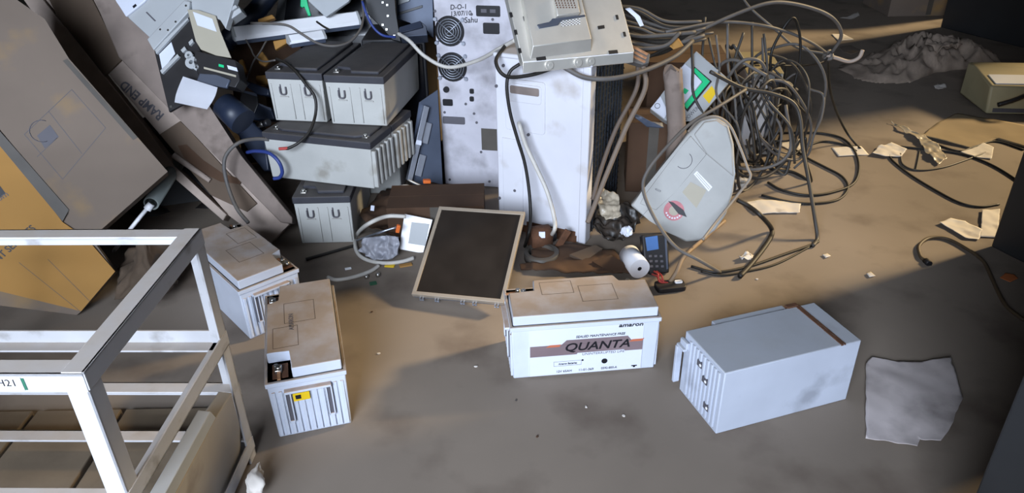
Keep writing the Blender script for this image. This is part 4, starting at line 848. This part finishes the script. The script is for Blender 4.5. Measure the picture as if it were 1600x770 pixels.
cable('pale cable edging the right side of the white cover', [(1075, 206, 2.5), (1092, 188, 2.52), (1118, 182, 2.53), (1140, 196, 2.53), (1156, 230, 2.5), (1168, 262, 2.46), (1172, 278, 2.44), (1152, 305, 2.40), (1120, 345, 2.32), (1098, 374, 2.24)], .0048, mat('cable_dusty', '#8f857a', .6))
cable('cream cable drooping across the two fans of the tower', [(622, 52, 2.95), (640, 64, 2.88), (664, 88, 2.85), (700, 105, 2.83), (745, 95, 2.75), (782, 75, 2.62), (806, 62, 2.55)], .0075, CABLEW)
cable('black cable slung below the steel screen back, left side', [(790, 70, 2.6), (775, 95, 2.5), (790, 119, 2.46), (830, 117, 2.42), (870, 104, 2.40), (890, 98, 2.42)], .0065, CABLEK)
cable('grey cable slung from the screen back out to the wire bundle', [(880, 104, 2.40), (915, 121, 2.38), (960, 122, 2.38), (1010, 109, 2.45), (1055, 88, 2.55), (1082, 64, 2.65)], .0085, CABLEG)
cable('thin brown pipe leaning against the dark coil of the air conditioner, outer one', [(1004, 98, 2.52), (1008, 138, 2.50), (978, 200, 2.47), (948, 272, 2.42), (930, 318, 2.38), (918, 348, 2.34)], .009, mat('pipe_brown', '#74665a', .7), name='pipe', cat='pipe')
cable('thin brown pipe leaning against the dark coil of the air conditioner, inner one', [(997, 102, 2.54), (994, 140, 2.52), (962, 202, 2.49), (938, 268, 2.44), (926, 312, 2.40)], .008, mat('pipe_brown2', '#5f5249', .7), name='pipe', cat='pipe')
r2 = random.Random(11)
for k in range(20):
    cx, cy = r2.uniform(1160, 1228), r2.uniform(160, 225); rx_, ry_ = r2.uniform(14, 66), r2.uniform(60, 105); an = r2.uniform(-.5, .5); y0 = r2.uniform(2.78, 3.12)
    n = r2.randint(8, 12); a0 = r2.uniform(0, 6.28); sweep = r2.uniform(.6, 1.25) * 2 * math.pi; pts = []
    for i in range(n):
        a = a0 + sweep * i / (n - 1); j = 1 + r2.uniform(-.14, .14); ex, ey = rx_ * j * math.cos(a), ry_ * j * math.sin(a)
        py = min(cy + ex * math.sin(an) + ey * math.cos(an), 312); px = cx + ex * math.cos(an) - ey * math.sin(an)
        pts.append((max(1118, px), max(72, py), y0 + .09 * math.sin(a * 1.3 + k)))
    cable('one of the dusty cables looped through the big tangle around the computer tower', pts, r2.choice((.0042, .005, .006, .0068)), r2.choice((CABLE, CABLE, CABLEK, CABLEG)), TG)
for k in range(9):
    x0 = 1085 + k * 14 + r2.uniform(-6, 6); y0 = r2.uniform(2.8, 3.0)
    pts = [(x0 + r2.uniform(-10, 10), r2.uniform(22, 70), y0 + .1), (x0 + r2.uniform(-8, 8), 105, y0 + .05), (x0 + r2.uniform(-6, 16), 150, y0), (x0 + 20 + r2.uniform(-8, 20), 200, y0 - .05), (x0 + 40 + r2.uniform(-15, 15), 255, y0 - .05)]
    cable('one of the upright cable ends standing between meter box and tangle', pts, r2.choice((.0045, .0055)), r2.choice((CABLE, CABLEG)), 'upright cable ends by the meter box')
for k in range(18):
    y = 8 + k * 4.6 + r2.uniform(-4, 4); e = r2.uniform(1060, 1118); y0 = 2.62 + r2.uniform(0, .25)
    pts = [(962 + r2.uniform(-6, 10) + k * 1.2, y, y0), (1000, y + r2.uniform(2, 10), y0 + .03), (1040, .5 * y + 34 + r2.uniform(-6, 6), y0 + .05), (e, .3 * y + 36 + r2.uniform(-8, 8), y0 + .08)]
    cable('one of the flat grey wires fanning out right of the steel screen back', pts, r2.choice((.005, .006, .0075)), r2.choice((CABLEG, CABLEG, CABLE)), 'grey wires right of the screen back')
fx_ = Frame(at_y(985, 100, 2.50), (-.05, -.75, .65))
t = thing('cable_bundle', 'block of bundled flat cables with copper-coloured cut edge beside the screen back', 'cable bundle', mtx=fx_.m)
m = MB(); m.prism(CABLEG, fx_.poly([(966, 82), (982, 66), (1016, 84), (1014, 98), (1004, 101), (968, 90)]), -.03, 0, bev=.003); m.build('sheath', t)
for k in range(3):
    m = MB(); a = 70 + k * 6; m.prism(COPPER, fx_.poly([(979 + k * -3, a), (983 - k * 3, a - 2), (1013 - k * 2, a + 14), (1011 - k * 2, a + 17)]), -.001, .003, bev=.001); m.build('copper_edge', t)
lump('white_strap', 'white plastic strip lying on the grey wires', 'strip', [(977, 15, 2.52), (984, 13, 2.52), (1000, 26, 2.50), (1006, 40, 2.48), (1000, 42, 2.48), (992, 28, 2.5)], .004, LABELW, 31, 20, .002, 2)
lump('paper_scrap', 'torn tan paper scrap hanging among the wires above the meter box', 'paper', [(1050, 64, 2.72), (1060, 60, 2.72), (1068, 72, 2.7), (1052, 78, 2.7), (1046, 73, 2.7)], .003, CARD, 32, 20, .001, 2)
lump('steel_scrap', 'bent dark steel scrap left of the meter box with shiny edge', 'scrap', [(990, 176, 2.62), (1002, 182, 2.6), (1018, 190, 2.6), (1034, 192, 2.62), (1036, 200, 2.6), (1010, 198, 2.6), (992, 184, 2.6)], .006, SLATE, 33, 20, .002, 2)
# ------------------------------------------------------------------ papers and scraps on the floor
def fpaper(label, pts, mm=PAPER, amp=.004, seed=1, name='paper_sheet', cat='paper', fsc=9, z=.001, th=.0008, cuts=4): return lump(name, label, cat, [(a, b_, z) for a, b_ in pts], amp, mm, seed, fsc, th, cuts)
fpaper('large smudged paper sheet on the floor right of the metal box', [(1352, 572), (1362, 560), (1400, 566), (1440, 566), (1483, 562), (1492, 590), (1503, 624), (1486, 668), (1470, 690), (1438, 688), (1432, 699), (1352, 689)], mat('paper_smudged', '#c2b8b6', .9, var=.2, scale=5, stain=.8, staincol='#5c5552'), .008, 41, fsc=5)
fpaper('pointed white paper on the sunlit floor near the dark cabinet', [(1466, 350), (1484, 343), (1508, 347), (1534, 362), (1528, 376), (1508, 374), (1488, 362)], PAPER, .008, 42)
fpaper('upright-looking white paper at the foot of the dark cabinet', [(1534, 330), (1562, 328), (1558, 372), (1531, 371)], PAPER, .006, 43)
fpaper('flat white paper where the black cable ends on the floor', [(1299, 231), (1345, 229), (1358, 242), (1310, 245)], PAPER, .003, 44)
fpaper('folded white paper on the floor by the clear plastic strip', [(1362, 243), (1372, 231), (1392, 225), (1416, 236), (1408, 246), (1384, 247)], PAPER, .012, 45)
fpaper('torn white paper under the cables beside the white cover', [(1165, 318), (1190, 314), (1220, 316), (1251, 320), (1249, 334), (1212, 334), (1180, 336)], PAPER, .006, 46)
fpaper('small paper under the foot of the cable tangle', [(1215, 226), (1240, 220), (1256, 228), (1252, 240), (1236, 236)], PAPER, .004, 47)
fpaper('crumpled paper behind the right edge of the white cover', [(1146, 284), (1160, 276), (1172, 282), (1166, 298), (1150, 300)], PAPER, .014, 48, fsc=24)
fpaper('small paper in the far sunlit strip, left of the carton', [(1299, 54), (1318, 54), (1334, 62), (1310, 65)], PAPER, .003, 49)
fpaper('torn paper farthest back in the sunlit strip', [(1312, 30), (1328, 26), (1340, 20), (1343, 26), (1330, 31)], PAPER, .008, 50)
fpaper('small dim paper scrap under the pale cable tail', [(1310, 74), (1330, 72), (1346, 80), (1330, 86), (1316, 82)], CARDD, .004, 51)
fpaper('round paper scrap in shade in front of the cloth heap', [(1458, 136), (1464, 133), (1476, 134), (1478, 139), (1466, 142)], PAPER, .008, 52, fsc=30)
fpaper('white paper tucked under the brown cardboard sheet', [(1500, 238), (1526, 230), (1536, 224), (1552, 232), (1549, 249), (1526, 246)], PAPER, .004, 53, z=.002)
fpaper('orange scrap on the dark floor below the cabinet corner', [(1562, 435), (1570, 429), (1584, 431), (1590, 437), (1578, 442)], mat('scrap_orange', '#b4683c', .7), .004, 54, name='orange_scrap', cat='scrap')
fpaper('flat brown cardboard sheet on the sunlit floor near the cream box', [(1441, 214), (1452, 203), (1463, 194), (1493, 180), (1560, 190), (1622, 202), (1622, 240), (1590, 228), (1557, 218), (1534, 226), (1514, 232), (1480, 224)], mat('card_floor', '#8c7b60', .9, var=.08, scale=5), .006, 55, 'cardboard_sheet', 'cardboard', th=.003, fsc=4)
fpaper('twisted clear plastic strip lying across the floor cables', [(1390, 191), (1412, 202), (1441, 213), (1462, 228), (1479, 250), (1466, 259), (1447, 244), (1434, 222), (1404, 203)], PLASTICF, .014, 56, 'plastic_strip', 'plastic', fsc=16)
fpaper('small white scrap on the floor below the trailing cables, right one', [(1284, 399), (1292, 397), (1298, 401), (1290, 404)], PAPER, .003, 57)
fpaper('crumbled pale scrap in the crook of the thick black cable', [(1154, 404), (1166, 397), (1178, 402), (1172, 409), (1158, 409)], PAPER, .012, 58, fsc=50)
fpaper('tiny pale scrap near the shadow edge on the floor', [(1353, 428), (1360, 426), (1368, 432), (1358, 434)], PAPER, .003, 59)
cable('black cable loop under the plastic strip reaching the cardboard sheet', [(1407, 229), (1446, 233), (1501, 240), (1544, 255), (1581, 276), (1620, 305)], .005, CABLEK)
cable('black cable running from the folded paper in a long bow to the cabinet', [(1388, 240), (1396, 252), (1424, 274), (1467, 300), (1501, 317), (1531, 323), (1561, 319)], .0045, CABLEK)
cable('thin cable bow between folded paper and plastic strip', [(1407, 240), (1411, 257), (1433, 266), (1471, 262), (1506, 251), (1540, 238)], .004, CABLE)
cable('short thin cable piece standing off the bow near the plastic strip', [(1437, 236), (1434, 252), (1431, 266)], .0035, CABLEK)
cable('thin black cable along the front edge of the cardboard sheet', [(1442, 216), (1470, 228), (1500, 236), (1520, 230), (1556, 221), (1600, 234)], .004, CABLEK)
cable('brown cable curling on the floor into the shade with a small plug', [(1600, 500), (1574, 480), (1561, 459), (1549, 433), (1536, 408), (1510, 388), (1480, 373), (1452, 372), (1436, 384), (1438, 400), (1446, 407)], .006, mat('cable_brown', '#4f4232', .6), plug=BLACK)
for k in range(13):
    px, py = r2.uniform(520, 1320), r2.uniform(430, 700)
    if 395 < px < 560 or (780 < px < 1035 and py < 600) or (1055 < px < 1350 and py > 460) or (640 < px < 800 and py < 485): continue
    bit('grit', 'small crumb of grit scattered on the open floor', 'grit', px, py, (r2.uniform(.004, .009), r2.uniform(.004, .008), .003), r2.choice((PAPER, CARDB, TAPE)), 'flake', group='grit crumbs on the floor')
# ------------------------------------------------------------------ cloth heap, cream machine, carton at the far right
q = MB(); nx, ny = 60, 34; c = at_z(1452, 118, 0); c.y += .25; V = []
for j in range(ny + 1):
    row = []
    for i in range(nx + 1):
        u, v = i / nx * 2 - 1, j / ny * 2 - 1
        x, y = u * .52 + .05, v * .27 + .09 * math.sin(u * 3 + .6) + u * .10
        e = max(0, 1 - (u * u) ** 1.3 - (v * v) ** 1.2) ** .5
        pv = Vector((x * 4, y * 4, 3)); rdg = 1 - abs(noise.noise(pv * 1.1)); r3 = 1 - abs(noise.noise(pv * 2.6 + Vector((5, 1, 2))))
        rdg = 1 - abs(noise.noise(pv * 2.0 + Vector((2, 7, 1)))); z = e * (.012 + .13 * rdg ** 4 * (.6 + .4 * math.sin(u * 2.2 + .6)) + .04 * r3 ** 2)
        row.append(q.bm.verts.new((c.x + x + .03 * noise.noise(pv * 2), c.y + y + .03 * noise.noise(pv * 2.2), max(.001, z))))
    V.append(row)
q._done([q.bm.faces.new((V[j][i], V[j][i + 1], V[j + 1][i + 1], V[j + 1][i])) for j in range(ny) for i in range(nx) if max(V[j][i].co.z, V[j + 1][i + 1].co.z, V[j][i + 1].co.z, V[j + 1][i].co.z) > .0011], CLOTH, True)
bmesh.ops.delete(q.bm, geom=[v for v in q.bm.verts if not v.link_faces], context='VERTS')
bmesh.ops.solidify(q.bm, geom=q.bm.faces[:], thickness=.001)
one('cloth_heap', q, 'heap of crumpled dusty cloth on the shaded floor before the far cabinet', 'cloth')
lump('cloth_piece', 'smaller folded cloth thrown on top of the cloth heap', 'cloth', [(1442, 82, .09), (1456, 66, .10), (1486, 70, .10), (1500, 82, .09), (1478, 90, .09)], .05, CLOTH, 61, 14, .004)
p = at_z(1539, 181, 0)
t = thing('cream_machine', 'cream coloured machine box with sloping front at the right edge', 'machine', (p.x, p.y, 0), (0, 0, -.12))
Mx = Matrix.Rotation(math.pi / 2, 4, 'Z') @ Matrix.Rotation(math.pi / 2, 4, 'X')
m = MB(); m.prism(CREAM, [(0, .01), (.03, .15), (.26, .19), (.34, .19), (.34, .01)], 0, .46, Mx, bev=.012); m.build('housing', t)
m = MB(); m.prism(LABELW, [(.05, .153), (.05, .158), (.15, .1755), (.15, .17)], .03, .40, Mx); lb = m.build('name_strip', t)
m = MB(); m.tube(BLACK, [(.03, -.03, .07), (.10, -.035, .10), (.17, -.02, .13), (.24, .01, .15)], .012, 10); m.build('handle', t)
for x in (.04, .42):
    m = MB(); m.cyl(BLACK, (x, .06, 0), (x, .06, .014), .014, seg=12); m.build('foot', t)
m = MB(); m.box(INKG, (.03, .0, .02), (.43, .012, .04), bev=.002); m.build('base_groove', t)
p = at_z(1387, 26, 0); carton('large brown carton farthest away at the top right, in half light', (p.x, p.y, 0), -.02, .62, .5, .6, CARDD, 'far_carton')

# ------------------------------------------------------------------ wires over the stack and at the ramp
cable('black wire pair running down over the left top battery to a red tip', [(432, 92, 2.78), (446, 98, 2.74), (462, 112, 2.66), (478, 132, 2.63), (492, 152, 2.61), (493, 178, 2.59), (484, 205, 2.54), (468, 222, 2.51), (452, 231, 2.50), (446, 232, 2.50)], .0055, CABLEK)
m = MB(); m.tube(RED, [at_y(450, 231.5, 2.50), at_y(443, 232, 2.50), at_y(436, 232.5, 2.50)], .006, 8); one('red_wire_tip', m, 'short red wire tip in front of the middle battery', 'wire')
cable('blue cable loop hanging at the left end of the middle battery', [(386, 238, 2.62), (400, 236, 2.58), (420, 239, 2.54), (435, 252, 2.52), (441, 268, 2.52), (437, 277, 2.53), (428, 279, 2.54)], .007, BLUEC)
cable('grey cable arching over the wooden ramp beside the stack', [(420, 218, 2.6), (400, 217, 2.58), (375, 222, 2.54), (356, 238, 2.52), (350, 258, 2.50), (356, 290, 2.48), (370, 325, 2.42), (388, 348, 2.38)], .007, CABLEG)
cable('grey wire arching over the long white light bar', [(392, 36, 2.9), (425, 37, 2.86), (450, 40, 2.84), (470, 52, 2.82), (495, 67, 2.80), (520, 72, 2.78), (545, 66, 2.82), (562, 48, 2.88), (568, 26, 2.95), (566, 0, 3.0)], .005, CABLEG)
cable('blue wire looping beside the black perforated bracket', [(566, 2, 2.98), (572, 20, 2.96), (583, 42, 2.94), (598, 55, 2.93), (618, 58, 2.95)], .005, BLUEC)
cable('short dark wire crossing the middle of the light bar', [(495, 34, 2.92), (505, 41, 2.86), (514, 46, 2.84)], .004, CABLEK)
cable('thin wire hanging left of the top batteries, upper of the knot', [(384, 62, 2.96), (392, 76, 2.94), (398, 88, 2.92), (412, 96, 2.88), (430, 94, 2.80)], .0035, CABLEG)
cable('thin wire crossing the knot left of the top batteries', [(416, 64, 2.98), (406, 82, 2.94), (396, 96, 2.92), (388, 118, 2.90), (384, 128, 2.9)], .0035, CABLEG)
t = thing('black_filler_case', 'black filler case added to darken the gap between the battery stack and the fan tower', 'computer', (-.60, 3.08, 0))  # black case added as filler, covers the sunlit floor in this gap
m = MB(); m.box(BLACK, (0, 0, 0), (.26, .42, .60), bev=.006); m.build('case', t)
m = MB(); m.box(BLACKG, (.012, -.006, .02), (.248, .002, .58), bev=.004); fp = m.build('front_panel', t)
m = MB(); m.box(SLATE, (.03, -.009, .5), (.22, -.004, .54), bev=.002); m.build('drive_bay', fp)
